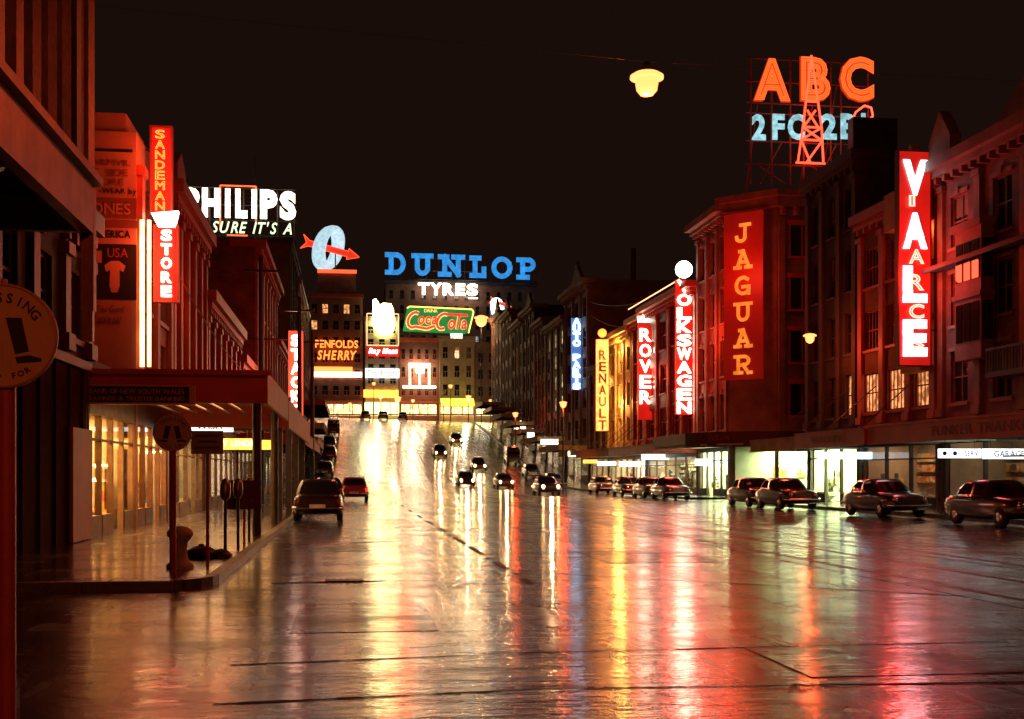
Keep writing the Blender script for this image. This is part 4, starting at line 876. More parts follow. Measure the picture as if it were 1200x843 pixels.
def esign(u0, v0, u1, v1, Y, mat, label, text=None, tmat=None, th=.3, name='wall_sign', bold=.03, shear=0, merge=False, pad=.12, frame=None):
    x0, x1, z0, z1 = box_at(u0, v0, u1, v1, Y); o = thing(name, label, 'sign', ((x0 + x1) / 2, Y, z0)); 
    if mat: MB().box(x0, x1, Y, Y + th, z0, z1).obj('panel', mat, o)
    if text: letters(o, text, (x0 + (x1 - x0) * pad * .5, Y - .12, z0 + (z1 - z0) * .15), (1, 0, 0), (x1 - x0) * (1 - pad), (z1 - z0) * .7, tmat, .1, bold=bold, shear=shear, merge=merge)
    if frame:
        f = MB()
        for a, b in (((x0, z0), (x1, z0)), ((x1, z0), (x1, z1)), ((x1, z1), (x0, z1)), ((x0, z1), (x0, z0))): f.bar((a[0], Y - .1, a[1]), (b[0], Y - .1, b[1]), .09, 6)
        f.obj('neon_border', frame, o)
    return o
PO = emis('penfolds_orange', (1, .2, .03), 2.2)
o = esign(366, 397, 423, 410, EY - .5, None, 'orange neon words PENFOLDS SHERRY on the red block', 'PENFOLDS', PO, bold=.02)
x0, x1, z0, z1 = box_at(372, 411, 418, 422, EY - .5); letters(o, 'SHERRY', (x0, EY - .6, z0), (1, 0, 0), x1 - x0, z1 - z0, PO, .1, bold=.02, shear=.2)
esign(366, 436, 424, 442, EY - .5, LBW, 'long thin warm white strip sign under the PENFOLDS words')
esign(366, 430, 413, 435.5, EY - .5, emis('orange_strip', (1, .25, .05), 2), 'thin orange strip sign directly above the long white strip')
esign(430, 407, 468, 418, EY - .5, REDB, 'small red sign with white script on the narrow pale building', 'Ray Ment', emis('white_script', (1, .8, .65), 10), bold=.03, shear=.25, merge=True)
esign(428, 432, 468, 443, EY - .5, LB, 'white lit sign with red script below the small red script sign', 'The Arcade', 'redp', bold=.0, shear=.25, merge=True)
esign(426, 457, 467, 466, EY - .5, LBY, 'orange lit strip above the brightest shop front', None)
o = esign(430, 368, 467, 405, EY - .4, None, 'glaring white figure-shaped neon inside a thin lit square frame', None, None, frame=emis('frame_neon', (1, .5, .25), 1.5))
x0, x1, z0, z1 = box_at(437, 350, 462, 393, EY - .8)
sh_ = [(.0, .25), (.0, .95), (.12, 1.0), (.25, .9), (.3, .82), (.5, .88), (.85, .86), (.97, .7), (1, .2), (.9, .05), (.4, 0), (.2, .1)]
MB().poly([(x0 + (x1 - x0) * a, z0 + (z1 - z0) * b) for a, b in sh_], EY - .8, EY - .5, 1).obj('figure', HOT, o)
# glowing portal
o = thing('neon_portal', 'white glowing T-shaped portal with three lit uprights', 'sign', (Xat(491, EY), EY, GE)); pp = MB()
for a in ((479, 426, 504, 430), (488, 430, 497, 437)): x0, x1, z0, z1 = box_at(*a, EY - .6); pp.box(x0, x1, EY - .4, EY - .2, z0, z1)
pp.obj('cross_bar', emis('portal_white', (1, .8, .5), 18), o)
for u in (480.5, 492, 503): x0, x1, z0, z1 = box_at(u - 1, 431, u + 1, 452, EY - .6); MB().box(x0, x1, EY - .4, EY - .2, z0, z1 - (1.2 if u == 492 else 0)).obj('upright', emis('portal_post', (1, .7, .4), 6), o)
x0, x1, z0, z1 = box_at(472, 452, 511, 455, EY - .6); MB().box(x0, x1, EY - .5, EY - .1, z0, z1).obj('sill', LBW, o)
# DUNLOP and TYRES
DY = EY + 24; dx = lambda u: Xat(u, DY); dz = lambda v, u=540: Zat(v, dx(u), DY)
o = thing('roof_sign', 'DUNLOP in big flat blue slab letters high above the end of the street', 'sign', (dx(540), DY, dz(331)))
for ch, u0, u1 in zip('DUNLOP', (451, 482, 513, 550, 575, 605), (477, 508, 545, 571, 601, 629)):
    sk_ = (u0 - 451) * .025; slab(o, ch, (dx(u0), DY, dz(324 + sk_ * .6)), (1, 0, 0), dx(u1) - dx(u0), dz(298) - dz(324), 1.0, .25, BLU)
fr = MB()
for u in range(455, 630, 15): fr.bar((dx(u), DY + .5, dz(336)), (dx(u), DY + .5, dz(300)), .08, 4); fr.bar((dx(u), DY + .5, dz(310)), (dx(u), DY + 4, dz(332)), .06, 4)
for v in (304, 318, 328): fr.bar((dx(450), DY + .5, dz(v)), (dx(630), DY + .5, dz(v)), .08, 4)
fr.obj('frame', 'iron', o)
o = thing('roof_sign', 'small white TYRES letters below the blue DUNLOP letters', 'sign', (dx(525), DY, dz(347)))
for ch, u0, u1 in zip('TYRES', (490, 504, 519, 534, 547), (503, 518, 532, 545, 560)): letters(o, ch, (dx(u0), DY, dz(346.5)), (1, 0, 0), dx(u1) - dx(u0), dz(332.5) - dz(346.5), emis('tyres_white', (1, .88, .66), 5), .2, bold=.04)
MB().box(dx(549), dx(560), DY, DY + .2, dz(350), dz(348.6)).obj('underline', emis('tyres_line', (1, .88, .66), 3), o)
# green soft drink sign: leaning panel with yellow border
CY = EY + .3; cxx = lambda u: Xat(u, CY); czz = lambda v: Zat(v, cxx(513), CY)
o = thing('roof_sign', 'green leaning neon panel with red script lettering and a yellow border', 'sign', (cxx(513), CY, czz(391)))
pts = [(472, 389), (477, 362), (480, 360), (553, 362), (555, 365), (549, 389), (545, 391)]
MB().poly([(cxx(a), czz(b)) for a, b in pts], CY, CY + .3, 1).obj('panel', GRN, o)
f = MB(); pb = [(477, 362), (480, 360), (553, 362), (555, 365), (549, 390)]
for a, b in zip(pb, pb[1:]): f.bar((cxx(a[0]), CY - .1, czz(a[1])), (cxx(b[0]), CY - .1, czz(b[1])), .13, 6)
f.obj('neon_border', emis('yellow_border', (1, .6, .1), 2.2), o)
CR = emis('script_red', (.85, .03, .02), 1.5); CYL = emis('script_outline', (1, .55, .15), 1.4)
def script(pts, r, m, nm, dy): 
    k = MB()
    for a, b in zip(pts, pts[1:]): k.bar((cxx(a[0]), CY - dy, czz(a[1])), (cxx(b[0]), CY - dy, czz(b[1])), r, 6)
    return k.obj(nm, m, o)
def earc(cx, cy, rx, ry, a0, a1, n=9): return [(cx + rx * math.cos(math.radians(a0 + (a1 - a0) * i / n)), cy - ry * math.sin(math.radians(a0 + (a1 - a0) * i / n))) for i in range(n + 1)]
for cx_, cy_, nm in ((485, 376, 'letter'), (519, 377, 'letter')):
    p = [(x + (cy_ - y) * .25, y) for x, y in earc(cx_, cy_, 7, 9, 60, 300)]; p = p if cx_ == 485 else p
    if cx_ == 485: p += [(500, 386), (508, 383)]
    script(p, .42, CYL, 'letter_outline', .12); script(p, .26, CR, nm, .45)
for s_, u0, u1, v0, v1 in (('oca', 490, 512, 371, 381), ('ola', 525, 547, 370, 386)):
    letters(o, s_, (cxx(u0), CY - .05, czz(v1)), (1, 0, 0), cxx(u1) - cxx(u0), czz(v0) - czz(v1), CYL, .1, bold=.07, shear=.25, name='letter_outline', gap=.02); letters(o, s_, (cxx(u0), CY - .3, czz(v1)), (1, 0, 0), cxx(u1) - cxx(u0), czz(v0) - czz(v1), CR, .1, bold=.03, shear=.25, gap=.06)
k = MB(); k.bar((cxx(522), CY - .4, czz(368.5)), (cxx(548), CY - .4, czz(369.5)), .28, 6); k.obj('script_flourish', CR, o)
letters(o, 'DRINK', (cxx(497), CY - .2, czz(366.5)), (1, 0, 0), cxx(513) - cxx(497), czz(363) - czz(366.5), CYL, .05, merge=True)
f = MB()
for u in (480, 500, 520, 542): f.bar((cxx(u), CY + .4, czz(398)), (cxx(u), CY + .4, czz(364)), .08, 4)
f.obj('frame', 'iron', o)
esign(528, 391, 542, 397, EY - .5, LB, 'tiny pale lit sign just under the green script panel'); 
# tyre and arrow signs
def tyre_sign(label, u, v, rx, ry, th, Y, a0, a1, mat, tilt=0.25, arrow=True):
    X_ = lambda q: Xat(q, Y); Z_ = lambda q: Zat(q, X_(u), Y); o = thing('neon_sign', label, 'sign', (X_(u), Y, Z_(v + ry)))
    k = MB(); N = 28; sx_ = X_(u + rx) - X_(u); sz = Z_(v - ry) - Z_(v); Rr = sz; r = th
    vs = []; fs = []
    for i in range(N):
        a = 2 * math.pi * i / N
        for j in range(10):
            b = 2 * math.pi * j / 10; rr = Rr - r * .6 + r * .55 * math.cos(b); x_ = 0; 
            # wheel seen three quarter: disc axis mostly along the arrow
            lx = rr * math.cos(a); lz = rr * math.sin(a); ly = r * 1.0 * math.sin(b)
            c_, s_ = math.cos(math.radians(64)), math.sin(math.radians(64))
            X2 = lx * c_ - ly * s_; Y2 = lx * s_ + ly * c_
            vs.append((X_(u) + X2 + lz * tilt, Y + Y2, Z_(v) + lz))
    for i in range(N):
        for j in range(10): fs.append((i * 10 + j, ((i + 1) % N) * 10 + j, ((i + 1) % N) * 10 + (j + 1) % 10, i * 10 + (j + 1) % 10))
    k.add(vs, fs, True); k.obj('tyre', mat, o)
    if arrow:
        AM = emis('arrow_red', (1, .07, .02), 1.4); P_ = lambda p: (X_(p[0]), Z_(p[1])); (au, av), (bu, bv) = a0, a1
        L = Vector((bu - au, bv - av)); n_ = Vector((-L.y, L.x)).normalized(); d_ = L.normalized(); h = ry * .24
        q = lambda t_, s: (au + L.x * t_ + n_.x * s, av + L.y * t_ + n_.y * s)
        pt = [q(0, -h * 1.3), q(.12, -h * .5), q(.8, -h * .5), q(.8, -h), q(1.0, 0), q(.8, h), q(.8, h * .5), q(.12, h * .5), q(0, h * 1.3), q(.08, 0)]
        MB().poly([P_(p) for p in pt], Y - .15, Y + .15, 1).obj('arrow', emis('arrow_face', (1, .05, .02), .5), o)
        f = MB()
        for a, b in zip(pt, pt[1:] + pt[:1]): f.bar((P_(a)[0], Y - .25, P_(a)[1]), (P_(b)[0], Y - .25, P_(b)[1]), .09, 5)
        f.obj('arrow_outline', AM, o)
    s_ = MB()
    for du in (-8, 8): s_.bar((X_(u + du), Y + .6, Z_(v + ry + 14)), (X_(u + du), Y + .6, Z_(v)), .12, 5)
    s_.obj('support', 'iron', o)
    return o
tyre_sign('big white neon tyre with a red arrow through it on the PENFOLDS block roof', 385, 291, 16, 27, 1.35, EY + 1.5, (354, 284), (421, 301), emis('tyre_white', (.55, .80, .92), .75, .25, 1.5))
tyre_sign('small white neon tyre with a red arrow, far right of the green panel', 583, 362, 6, 13, .8, EY + 1, (574, 352), (599, 360), emis('tyre_small', (.7, .9, 1), 5), tilt=-.1)
esign(372, 316, 418, 320, EY + .5, emis('red_strip', (1, .1, .03), 1.3), 'thin red strip sign below the big tyre')
# small lamps about the crest
def globe_lamp(u, v, Y, r, w, label, c=(1, .5, .2), pole=True, mat=LAMP):
    X_ = Xat(u, Y); z = Zat(v, X_, Y); g = G(X_, Y); o = thing('street_lamp', label, 'street lamp', (X_, Y, g + .1), 'street lamps along the street')
    MB().lathe([(r * .3, -r), (r * .75, -r * .7), (r, -r * .1), (r * .95, r * .35), (r * 1.25, r * .4), (r * 1.2, r * .6), (r * .4, r * .9)], (X_, Y, z), 14).obj('lamp_bowl', mat, o)
    if pole: MB().bar((X_ + .0, Y + .05, g), (X_, Y + .05, z + r), .09, 8, .05).obj('pole', 'iron', o)
    if w: point('lamp_or_fill_light', (X_, Y - .05, z - r * 1.6), c, w, r, o)
    return o
# big lamps hung over the road
def hung_lamp(u, v, Y, r, w, label, bracket):
    X_ = Xat(u, Y); z = Zat(v, X_, Y); o = thing('street_lamp', label, 'street lamp', (X_, Y, z - r), 'street lamps along the street')
    MB().lathe([(r * .05, -r * 1.05), (r * .5, -r * .95), (r * .8, -r * .6), (r * .88, -r * .1), (r * .88, r * .25), (r * 1.3, r * .3), (r * 1.3, r * .5), (r * .95, r * .72), (r * .3, r * .85)], (X_, Y, z), 20).obj('lamp_bowl', LAMP, o)
    h = MB().lathe([(r * .3, r * .86), (r * .28, r * 1.5), (r * .1, r * 1.6)], (X_, Y, z), 10); h.obj('cap', 'iron', o)
    b = MB(); zt = z + r * 1.6
    for a, d in bracket: b.bar((X_, Y, zt), (a, d, zt + .5), .0025, 4)
    b.obj('span_wire', 'black', o)
    point('lamp_or_fill_light', (X_, Y, z - r * 1.35), LC, w, r, o); return o
LC = (1, .10, .022)
hung_lamp(758, 97, 24.4, .27, 900, 'large glowing street lamp hung over the road in the foreground', [(-6, 24), (25, 26)])
hung_lamp(949, 396, 56.5, .25, 260, 'glowing street lamp hung in front of the dark building below the ABC sign', [(FR - .1, 57.5)])
globe_lamp(660, 474, 108, .30, 350, 'street lamp on the right footpath near the blue-white sign', LC)
globe_lamp(604, 486, 150, .32, 300, 'street lamp high on the hill before the dark terraces', LC)
globe_lamp(564, 376, 205, 1.0, 900, 'bright lamp on a tall pole right of the green script panel', (1, .6, .3))
globe_lamp(466, 468, 216, .55, 600, 'lamp at the crest between the stacked signs and the portal', (1, .65, .35)); globe_lamp(446, 465, 214, .4, 400, 'small lamp before the orange strip at the crest', (1, .6, .3)); globe_lamp(549, 466, 214, .45, 400, 'lamp at the right end of the yellow-green awning', (1, .9, .7))
globe_lamp(438, 450, 218, .3, 0, 'tiny lamp just left on the pale narrow building'); globe_lamp(528, 453, 218, .35, 0, 'tiny lamp in front of the pale stone front')
for i, u in enumerate((410, 484, 520, 575)): globe_lamp(u, [474, 470, 473, 470][i], 217, .3, 0, ['tiny lamp before the shop below the PENFOLDS block', 'tiny lamp below the glowing portal', 'tiny lamp left under the yellow-green awning', 'tiny lamp by the pale shop at the right end of the crest'][i])
point('lamp_or_fill_light', (3, -9, 7.5), (1, .15, .035), 1050, .3); point('lamp_or_fill_light', (4, 84, 10), LC, 200, .3); point('lamp_or_fill_light', (2, 54, 9.5), LC, 300, .3); point('lamp_or_fill_light', (5, 132, 14), LC, 220, .3); point('lamp_or_fill_light', (6, 178, 20), LC, 300, .3)  # added fill points without fixtures, behind the camera and over the road
# ================================================================== STREET FURNITURE
def crossing_sign(label, X_, Y_, r, zc, zg=.0, pr=.05, postlabel=None):
    o = thing('crossing_sign', label, 'road sign', (X_, Y_, zg), 'round pedestrian crossing signs')
    MB().bar((X_, Y_ + .05, zg), (X_, Y_ + .05, zc - r + .1), pr, 10).obj('post', 'redp', o)
    d = MB().lathe([(.01, -.012), (r, -.012), (r, .012), (.01, .012)], (X_, Y_, zc), 40, 1, False); do = d.obj('disc', painted('sign_cream', (.62, .42, .22), .5, .12, 4), o)
    k = MB(); k.lathe([(r * .995, -.02), (r * 1.04, -.02), (r * 1.04, .02), (r * .995, .02), (r * .995, -.02)], (X_, Y_, zc), 40, 1, True, False); k.bar((X_, Y_ + .01, zc + r), (X_, Y_ + .01, zc + r * 1.14), r * .07, 6); k.obj('rim', 'board', o)
    y = Y_ - .014
    for s in (-1, 1):
        q = [(s * .06, .36), (s * .36, .36), (s * .5, -.30), (s * .24, -.36)]; g = MB().poly([(X_ + a * r, zc + b * r) for a, b in q], y - .004, y, 1)
        q = [(s * .24, -.42), (s * .5, -.38), (s * .74, -.44), (s * .74, -.5), (s * .28, -.54)]; g.poly([(X_ + a * r, zc + b * r) for a, b in q], y - .004, y, 1); g.obj('leg_symbol', 'black', do)
    tx = MB()
    def ring(s, rad, a0, a1, hh):
        n = len(s)
        for i, ch in enumerate(s):
            if ch == ' ': continue
            a = math.radians(a0 + (a1 - a0) * (i / (n - 1))); vs, fs = glyph(ch, .01, 0, 0, 0); ww = max(v[0] for v in vs)
            up = Vector((math.cos(a), 0, math.sin(a))); 
            if math.sin(a) < 0: up = -up
            rt = Vector((up.z, 0, -up.x)); c = Vector((X_, y, zc)) + Vector((math.cos(a), 0, math.sin(a))) * rad
            tx.add([c + rt * ((p[0] - ww / 2) * hh * 1.35) + up * ((p[1] - .34) * hh * 1.35) + Vector((0, -.003 + p[2] * .004, 0)) for p in vs], fs)
    ring('PEDESTRIAN', r * .82, 200, 110, r * .17) if False else None
    ring('CROSSING', r * .76, 140, 35, r * .2); ring('STOP FOR', r * .82, 235, 305, r * .12)
    tx.obj('lettering', 'black', do)
    return o
Xs, Ys = Xat(4, 6.6), 6.6
crossing_sign('big round crossing sign cut off by the left edge, closest to the viewer', Xs, Ys, .265, Zat(394, Xs, Ys), .13, .05)
Xs, Ys = Xat(202, 18.2), 18.2
crossing_sign('small round crossing sign on a red post at the footpath corner', Xs, Ys, .27, Zat(507, Xs, Ys), .13, .05)
Xs, Ys = Xat(211, 19.1), 19.1
tag(MB().lathe([(.21, .12), (.21, .19), (.15, .24), (.12, .3), (.105, .42), (.115, .54), (.16, .6), (.2, .65), (.2, .71), (.13, .77), (.02, .8)], (Xs, Ys, 0), 14).obj('hydrant', 'cream', None, at=(Xs, Ys, .12)), 'squat red waisted hydrant on the footpath corner beside the crossing sign post', 'hydrant')
def small_sign(u, vt, vb, Y, w, h, label, nm='street_sign', mat='cream', lines=3):
    X_ = Xat(u, Y); zt = Zat(vt, X_, Y); o = thing(nm, label, 'sign', (X_, Y, .12))
    MB().bar((X_, Y + .03, .1), (X_, Y + .03, zt), .028, 8).obj('post', 'redp', o)
    p = MB().box(X_ - w / 2, X_ + w / 2, Y - .02, Y, zt - h, zt).obj('plate', mat, o)
    k = MB()
    for i in range(lines):
        ww = w * (.38 if i != 1 else .3); z = zt - h * (.22 + .25 * i); k.box(X_ - ww, X_ + ww, Y - .024, Y - .021, z - h * .05, z + h * .05)
    k.obj('markings', 'maroon', o); return o
small_sign(243, 505, 0, 19.5, .5, .37, 'rectangular pale street sign on a thin post right of the small crossing sign')
def parking_meter(u, Y, label, hd=True):
    X_ = Xat(u, Y); o = thing('parking_meter', label, 'parking meter', (X_, Y, .12), 'parking meters on the left kerb')
    MB().bar((X_, Y, .1), (X_, Y, 1.15), .03, 8).obj('post', 'iron', o)
    MB().lathe([(.05, 1.12), (.09, 1.18), (.1, 1.3), (.095, 1.42), (.06, 1.5), (.01, 1.53)], (X_, Y, 0), 12).obj('head', 'steel', o)
parking_meter(264, 22.5, 'parking meter closest to the footpath corner'); parking_meter(279, 24.5, 'middle parking meter before the awning post'); parking_meter(292, 27, 'parking meter standing against the awning post')
small_sign(286, 563, 0, 26, .72, .62, 'dark square notice board between the parking meters', mat='maroon', lines=2)
o = thing('litter_bag', 'dark slumped bag on the footpath beside the hydrant', 'bag', (Xat(236, 21.5), 21.5, .13))
MB().lathe([(.22, 0), (.3, .05), (.26, .14), (.14, .2), (.05, .22), (.06, .25)], (Xat(236, 21.5), 21.5, .13), 9).obj('bag', 'black', o); MB().lathe([(.2, 0), (.2, .06), (.1, .14), (.02, .16)], (Xat(236, 21.5) + .33, 21.55, .13), 8).obj('lump', 'black', o)
for i, (u, Y, vt, lab) in enumerate(((351, 66, 348, 'tall dark pole left of the row of parked cars, beside the STACKS sign'), (366, 80, 388, 'second tall pole just right of the STACKS sign'), (306, 60, 300, 'thin pole in front of the tall dark red building'))):
    X_ = Xat(u, Y); o = thing('telegraph_pole', lab, 'pole', (X_, Y, .1)); z = Zat(vt, X_, Y)
    MB().bar((X_, Y, .1), (X_, Y, z), .16, 8, .11).obj('pole', 'iron', o); MB().box(X_ - .8, X_ + .8, Y - .06, Y + .06, z - .8, z - .68).obj('crossarm', 'iron', o)
# wires across
def wire(a, b, label, sag=.6, r=.02):
    mb = MB(); n = 14; a, b = Vector(a), Vector(b); p = None
    for i in range(n + 1):
        t_ = i / n; q = a.lerp(b, t_) - Vector((0, 0, sag * 4 * t_ * (1 - t_)))
        if p is not None: mb.bar(p, q, r, 4)
        p = q
    tag(mb.obj('cable', 'corr', None, at=tuple(a)), label, 'cable')
wire((FR, 124, 20), (FR, 97, 16.2), 'upper of two thin cables in front of the tall brick building'); wire((FR, 123, 18.5), (FR, 102, 14.6), 'lower of two thin cables in front of the tall brick building')
wire((-6, 40, 9.0), (-5, 62, 6.5), 'cable slanting down past the STORE sign along the left fronts', .5, .03)
# people silhouettes omitted where the photograph shows none; wall lantern on showroom pier
# ================================================================== CARS
def loft(mb, st, prof, smooth=True, caps=True):
    n = None; vs = []
    for s in st:
        ring = prof(s); n = len(ring); vs += [(x, s[0], z) for x, z in ring]
    fs = [(k * n + i, k * n + (i + 1) % n, (k + 1) * n + (i + 1) % n, (k + 1) * n + i) for k in range(len(st) - 1) for i in range(n)]
    mb.add(vs, fs, smooth)
    if caps: mb.add(vs, [tuple(range(n))[::-1], tuple(range((len(st) - 1) * n, len(st) * n))])
def carprof(s):
    y, w, zb, zt = s; r = min(.14, (zt - zb) * .3); m = (zb + zt) / 2 + .06
    half = [(w * .9, zb), (w, zb + r), (w * 1.0, m), (w * .97, zt - r), (w * .90, zt - r * .3), (w * .78, zt), (w * .4, zt + .015)]
    return half + [(-x, z) for x, z in half[::-1]]
CARS = {}
def make_car(kind, col, name='parked_car', lights=None):
    m, t, p, o_ = nt('car_paint_' + kind); p.inputs['Base Color'].default_value = (*col, 1); p.inputs['Roughness'].default_value = .28; p.inputs['Coat Weight'].default_value = 1; p.inputs['Coat Roughness'].default_value = .05; p.inputs['Metallic'].default_value = .1
    t.links.new(bump(t, noise(t, pos(t), 180, 2), .12, .002), p.inputs['Coat Normal'])        # rain beads
    o = thing(name, 'x', 'car', (0, 0, 0)); van = kind.startswith('van')
    b = MB()
    if van: st = [(-2.05, .72, .32, 1.0), (-1.98, .82, .28, 1.1), (-1, .85, .26, 1.1), (1.2, .85, .26, 1.1), (1.8, .82, .28, 1.05), (1.98, .74, .32, .95)]
    else: st = [(-2.18, .62, .42, .76), (-2.1, .74, .34, .86), (-1.9, .79, .28, .90), (-1.4, .82, .24, .92), (0, .83, .22, .92), (1.0, .82, .24, .91), (1.6, .80, .26, .87), (2.0, .74, .32, .80), (2.12, .60, .42, .70)]
    loft(b, st, carprof)
    bo = b.obj('body', m, o)
    c = MB(); z0 = .9 if not van else 1.08; zr = 1.42 if not van else 2.05
    rows = [(z0, -1.42, .80, .74), (z0 + (zr - z0) * .45, -1.28, .52, .68), (zr - .07, -1.02, .20, .585), (zr, -.80, .02, .50)] if not van else [(z0, -2.0, 1.5, .84), (1.6, -1.98, 1.25, .80), (1.95, -1.93, .95, .74), (zr, -1.7, .7, .6)]
    vs = []; k = 5
    for z, ya, yb_, w in rows:
        vs += [(-w, ya + .05, z), (-w * .6, ya, z), (w * .6, ya, z), (w, ya + .05, z), (w, yb_ - .05, z), (w * .6, yb_, z), (-w * .6, yb_, z), (-w, yb_ - .05, z)]
    fs = [(r * 8 + i, r * 8 + (i + 1) % 8, (r + 1) * 8 + (i + 1) % 8, (r + 1) * 8 + i) for r in range(len(rows) - 1) for i in range(8)] + [tuple(range(24, 32))]
    c.add(vs, fs, True); c.obj('cabin', m, o)
    # glass: front, rear, sides, 6 mm proud of the cabin
    def lerp_row(z):
        for (a, b2) in zip(rows, rows[1:]):
            if z <= b2[0]: q = (z - a[0]) / (b2[0] - a[0]); return [a[i] + (b2[i] - a[i]) * q for i in range(4)]
        return list(rows[-1])
    lo, hi = lerp_row(z0 + (zr - z0) * .12), lerp_row(zr - .11)
    for e, nm in ((-1, 'rear_window'), (1, 'windscreen')):
        g = MB(); yl = (lo[1] if e < 0 else lo[2]) + e * .012; md = lerp_row(z0 + (zr - z0) * .45); ym = (md[1] if e < 0 else md[2]) + e * .012; yh = (hi[1] if e < 0 else hi[2]) + e * .012
        V = []
        for yy, z, w in ((yl, lo[0], lo[3] * .86), (ym, md[0], md[3] * .86), (yh, hi[0], hi[3] * .84)): V += [(-w, yy - e * .04, z), (-w * .6, yy, z), (w * .6, yy, z), (w, yy - e * .04, z)]
        F_ = [(r * 4 + i, r * 4 + i + 1, r * 4 + i + 5, r * 4 + i + 4) for r in range(2) for i in range(3)]
        g.add(V, F_, True); g.obj(nm, 'carglass', o)
    for s in (-1, 1):
        md = lerp_row(z0 + (zr - z0) * .45)
        for a, b2 in ((.07, .47), (.53, .93)):
            g = MB(); V = []
            for q in (lo, md, hi): V += [(s * (q[3] + .008), q[1] + (q[2] - q[1]) * a, q[0]), (s * (q[3] + .008), q[1] + (q[2] - q[1]) * b2, q[0])]
            g.add(V, [(0, 1, 3, 2), (2, 3, 5, 4)], True); g.obj('side_window', 'carglass', o)
        h = MB().box(s * .825, s * .85, -.35, -.2, .82, .845); h.box(s * .825, s * .85, .45, .6, .82, .845); h.obj('door_handle', 'chrome', o)
    for yy in (-1.3, 1.32):
        for s in (-1, 1):
            w = MB().lathe([(.17, -.09), (.28, -.1), (.315, -.07), (.32, 0), (.315, .07), (.28, .1), (.17, .09)], (s * .72, yy, .32), 20, 0); wo = w.obj('wheel', 'rubber', o)
            MB().lathe([(.02, s * .105), (.1, s * .11), (.17, s * .085), (.18, s * .07), (.17, s * .06)], (s * .72, yy, .32), 16, 0).obj('hubcap', 'chrome', wo)
    for e, nm in ((-1, 'rear_bumper'), (1, 'front_bumper')):
        q = MB(); yb2 = 2.2 if not van else 2.08
        for a, b2 in (((-.80, e * (yb2 - .18)), (-.66, e * yb2)), ((-.66, e * yb2), (.66, e * yb2)), ((.66, e * yb2), (.80, e * (yb2 - .18)))): q.bar((a[0], a[1], .47), (b2[0], b2[1], .47), .065, 8)
        q.obj(nm, 'chrome', o)
    TL = TAIL if lights else painted('tail_lens', (.3, .02, .015), .25, .1, bmp=0); HL = HEAD if lights == 'head' else 'chrome'
    for s in (-1, 1):
        MB().box(s * .60, s * .74, -2.15, -2.08, .6, .76).obj('tail_light', TL if lights != 'head' else TAIL, o)
        MB().lathe([(.02, .05), (.085, .04), (.1, 0), (.1, -.06)], (s * .55, 2.09 if not van else 1.97, .68), 14, 1).obj('headlight', HL, o)
    g = MB()
    for k in range(5): g.box(-.4, .4, 2.10, 2.125, .52 + k * .05, .54 + k * .05)
    g.obj('grille', 'chrome', o)
    MB().box(-.26, .26, -2.29, -2.275, .48, .6).obj('number_plate', 'white', o)
    return o
dk = make_car('dark', (.03, .012, .01)); rd = make_car('red', (.35, .02, .012), 'driving_car', 'tail'); hd = make_car('grey', (.03, .02, .018), 'driving_car', 'head'); vn = make_car('van', (.10, .03, .02), 'parked_van')
pl = make_car('pale', (.09, .05, .035), 'parked_car')
used = set()
def put(proto, X_, Y_, label, group, flip=False, cat='car'):
    o = proto if proto.name not in used else copy_tree(proto); used.add(o.name)
    def gz(y): return G(X_, y)
    pitch = math.atan2(gz(Y_ + 1.3) - gz(Y_ - 1.3), 2.6)
    o.location = (X_, Y_, G(X_, Y_) + .01); o.rotation_euler = (pitch if not flip else -pitch, 0, math.pi if flip else 0)
    o['label'] = label; o['category'] = cat; o['group'] = group; return o
pk = 'cars parked along the left kerb'; pr_ = 'cars parked along the right kerb'; dr = 'cars driving towards the viewer with headlights on'
put(dk, Xat(374, 42), 42, 'dark sedan parked at the left kerb, nearest of the parked row', pk)
put(dk, Xat(384, 60), 60, 'dark car parked directly in front of the nearest left kerb sedan', pk); put(dk, Xat(381, 120), 120, 'dark car low on the slope of the left parked row', pk); put(pl, Xat(386, 137), 137, 'pale car parked half way up the left row', pk)
put(dk, Xat(386, 148), 148, 'dark car parked just below the van', pk); put(vn, Xat(391, 163), 163, 'tall dark red van parked near the top of the left row', pk, cat='van')
put(rd, Xat(415, 72), 72, 'red car driving away up the street with glowing tail lights', 'cars driving away')
ry = lambda u: Yat(u, 19.9)
for i, (u, pt_, lab) in enumerate(((706, pl, 'leftmost car of the row parked before the lit showrooms'), (736, dk, 'second car from the left of the row parked before the showrooms'), (762, pl, 'third car of the showroom row, below the ROVER sign'), (785, dk, 'last car of the showroom row, left of the corner'), (884, dk, 'dark car parked left of the silhouetted hatch at the bright window'), (921, dk, 'dark car silhouetted against the brightest showroom window'), (1036, dk, 'dark car parked before the dim shop below the small lit windows'), (1172, dk, 'dark car parked under the white box signs at the right edge'), (648, dk, 'dark car parked on the right kerb at the foot of the hill'), (622, dk, 'dark car parked on the right kerb, second up the hill'), (600, vn, 'dark van parked on the right kerb high on the hill'))):
    put(pt_, 19.9, ry(u), lab, pr_, flip=True, cat='van' if pt_ is vn else 'car')
ty = lambda u, X_=14.5: Yat(u, X_)
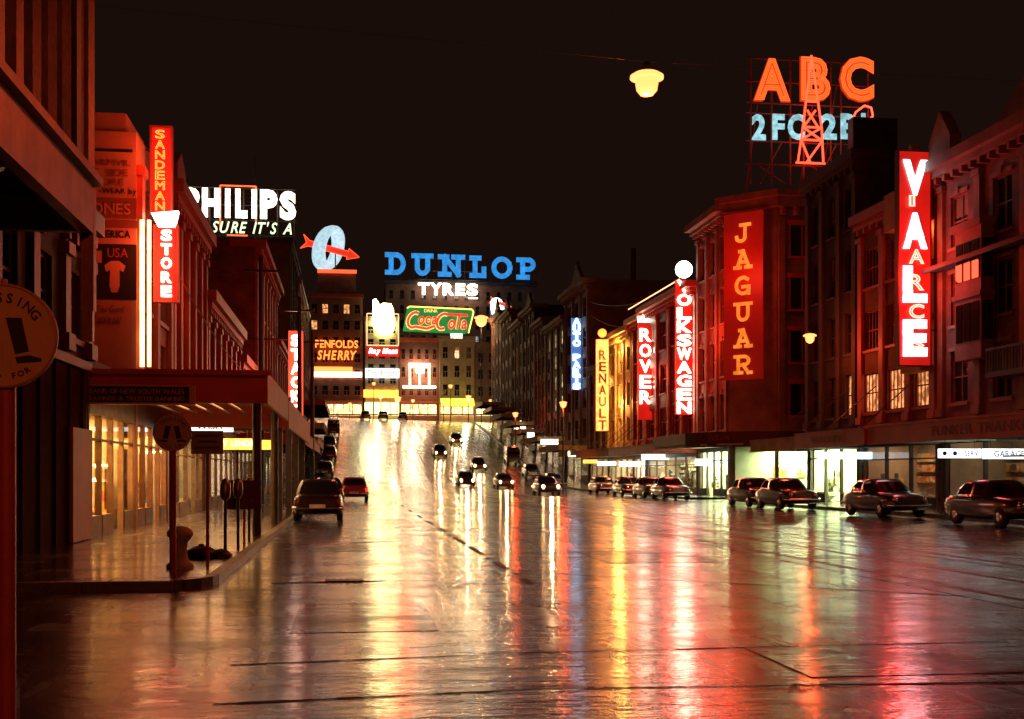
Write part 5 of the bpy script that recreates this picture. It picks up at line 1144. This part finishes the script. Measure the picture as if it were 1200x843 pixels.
labs = ['driving car at the foot of the hill, headlights on', 'driving car lowest on the hill slope, kerb side lane', 'driving car half way up the slope, kerb side lane', 'driving car near the hill crest, kerb side lane', 'driving car low in the inner lane of the slope', 'driving car in the inner lane near the crest']
spots = [(14.5, ty(640)), (14.5, ty(590)), (14.5, ty(560)), (14.5, ty(534)), (11, ty(545, 11)), (11, ty(515, 11))]
for (X_, Y_), lab in (((2.5, 196), 'dark car cresting the hill in the left lane'), ((5.5, 201), 'dark car on the hill crest before the brightest shop'), ((9, 207), 'dark car on the crest before the yellow-green awning')): put(dk, X_, Y_, lab, 'cars on the crest')
for (X_, Y_), lab in zip(spots, labs):
    o = put(hd, X_, Y_, lab, dr, flip=True)
    l = bpy.data.lights.new('headlight_beam', 'SPOT'); l.energy = 300; l.color = (1, .55, .24); l.spot_size = math.radians(38); l.spot_blend = .6; l.shadow_soft_size = .1
    lo = bpy.data.objects.new('headlight_beam', l); COL.objects.link(lo); lo.location = (X_, Y_ - 2.45, G(X_, Y_ - 2.4) + .72); lo.rotation_euler = (math.radians(80), 0, math.pi)
# ================================================================== world, camera, render
w = bpy.data.worlds.new('World'); S.world = w; w.use_nodes = True
bg = w.node_tree.nodes['Background']; bg.inputs[0].default_value = (.0125, .0052, .0035, 1); bg.inputs[1].default_value = .55
cam = bpy.data.cameras.new('camera'); co = bpy.data.objects.new('camera', cam); COL.objects.link(co); S.camera = co
co.location = (0, 0, EYE); co.rotation_euler = (math.radians(90), 0, -A); cam.sensor_width = 36; cam.lens = 36 * F / 1200; cam.shift_y = (HOR - 421.5) / 1200; cam.clip_end = 2000; cam.clip_start = .1
S.view_settings.view_transform = 'Standard'; S.view_settings.look = 'None'; S.view_settings.exposure = .5; S.view_settings.gamma = 1
S.render.engine = 'CYCLES'
cy = S.cycles; cy.use_denoising = True; cy.max_bounces = 5; cy.diffuse_bounces = 2; cy.glossy_bounces = 3; cy.transparent_max_bounces = 8; cy.sample_clamp_indirect = 6; cy.sample_clamp_direct = 0; cy.caustics_reflective = False; cy.caustics_refractive = False; cy.blur_glossy = .5
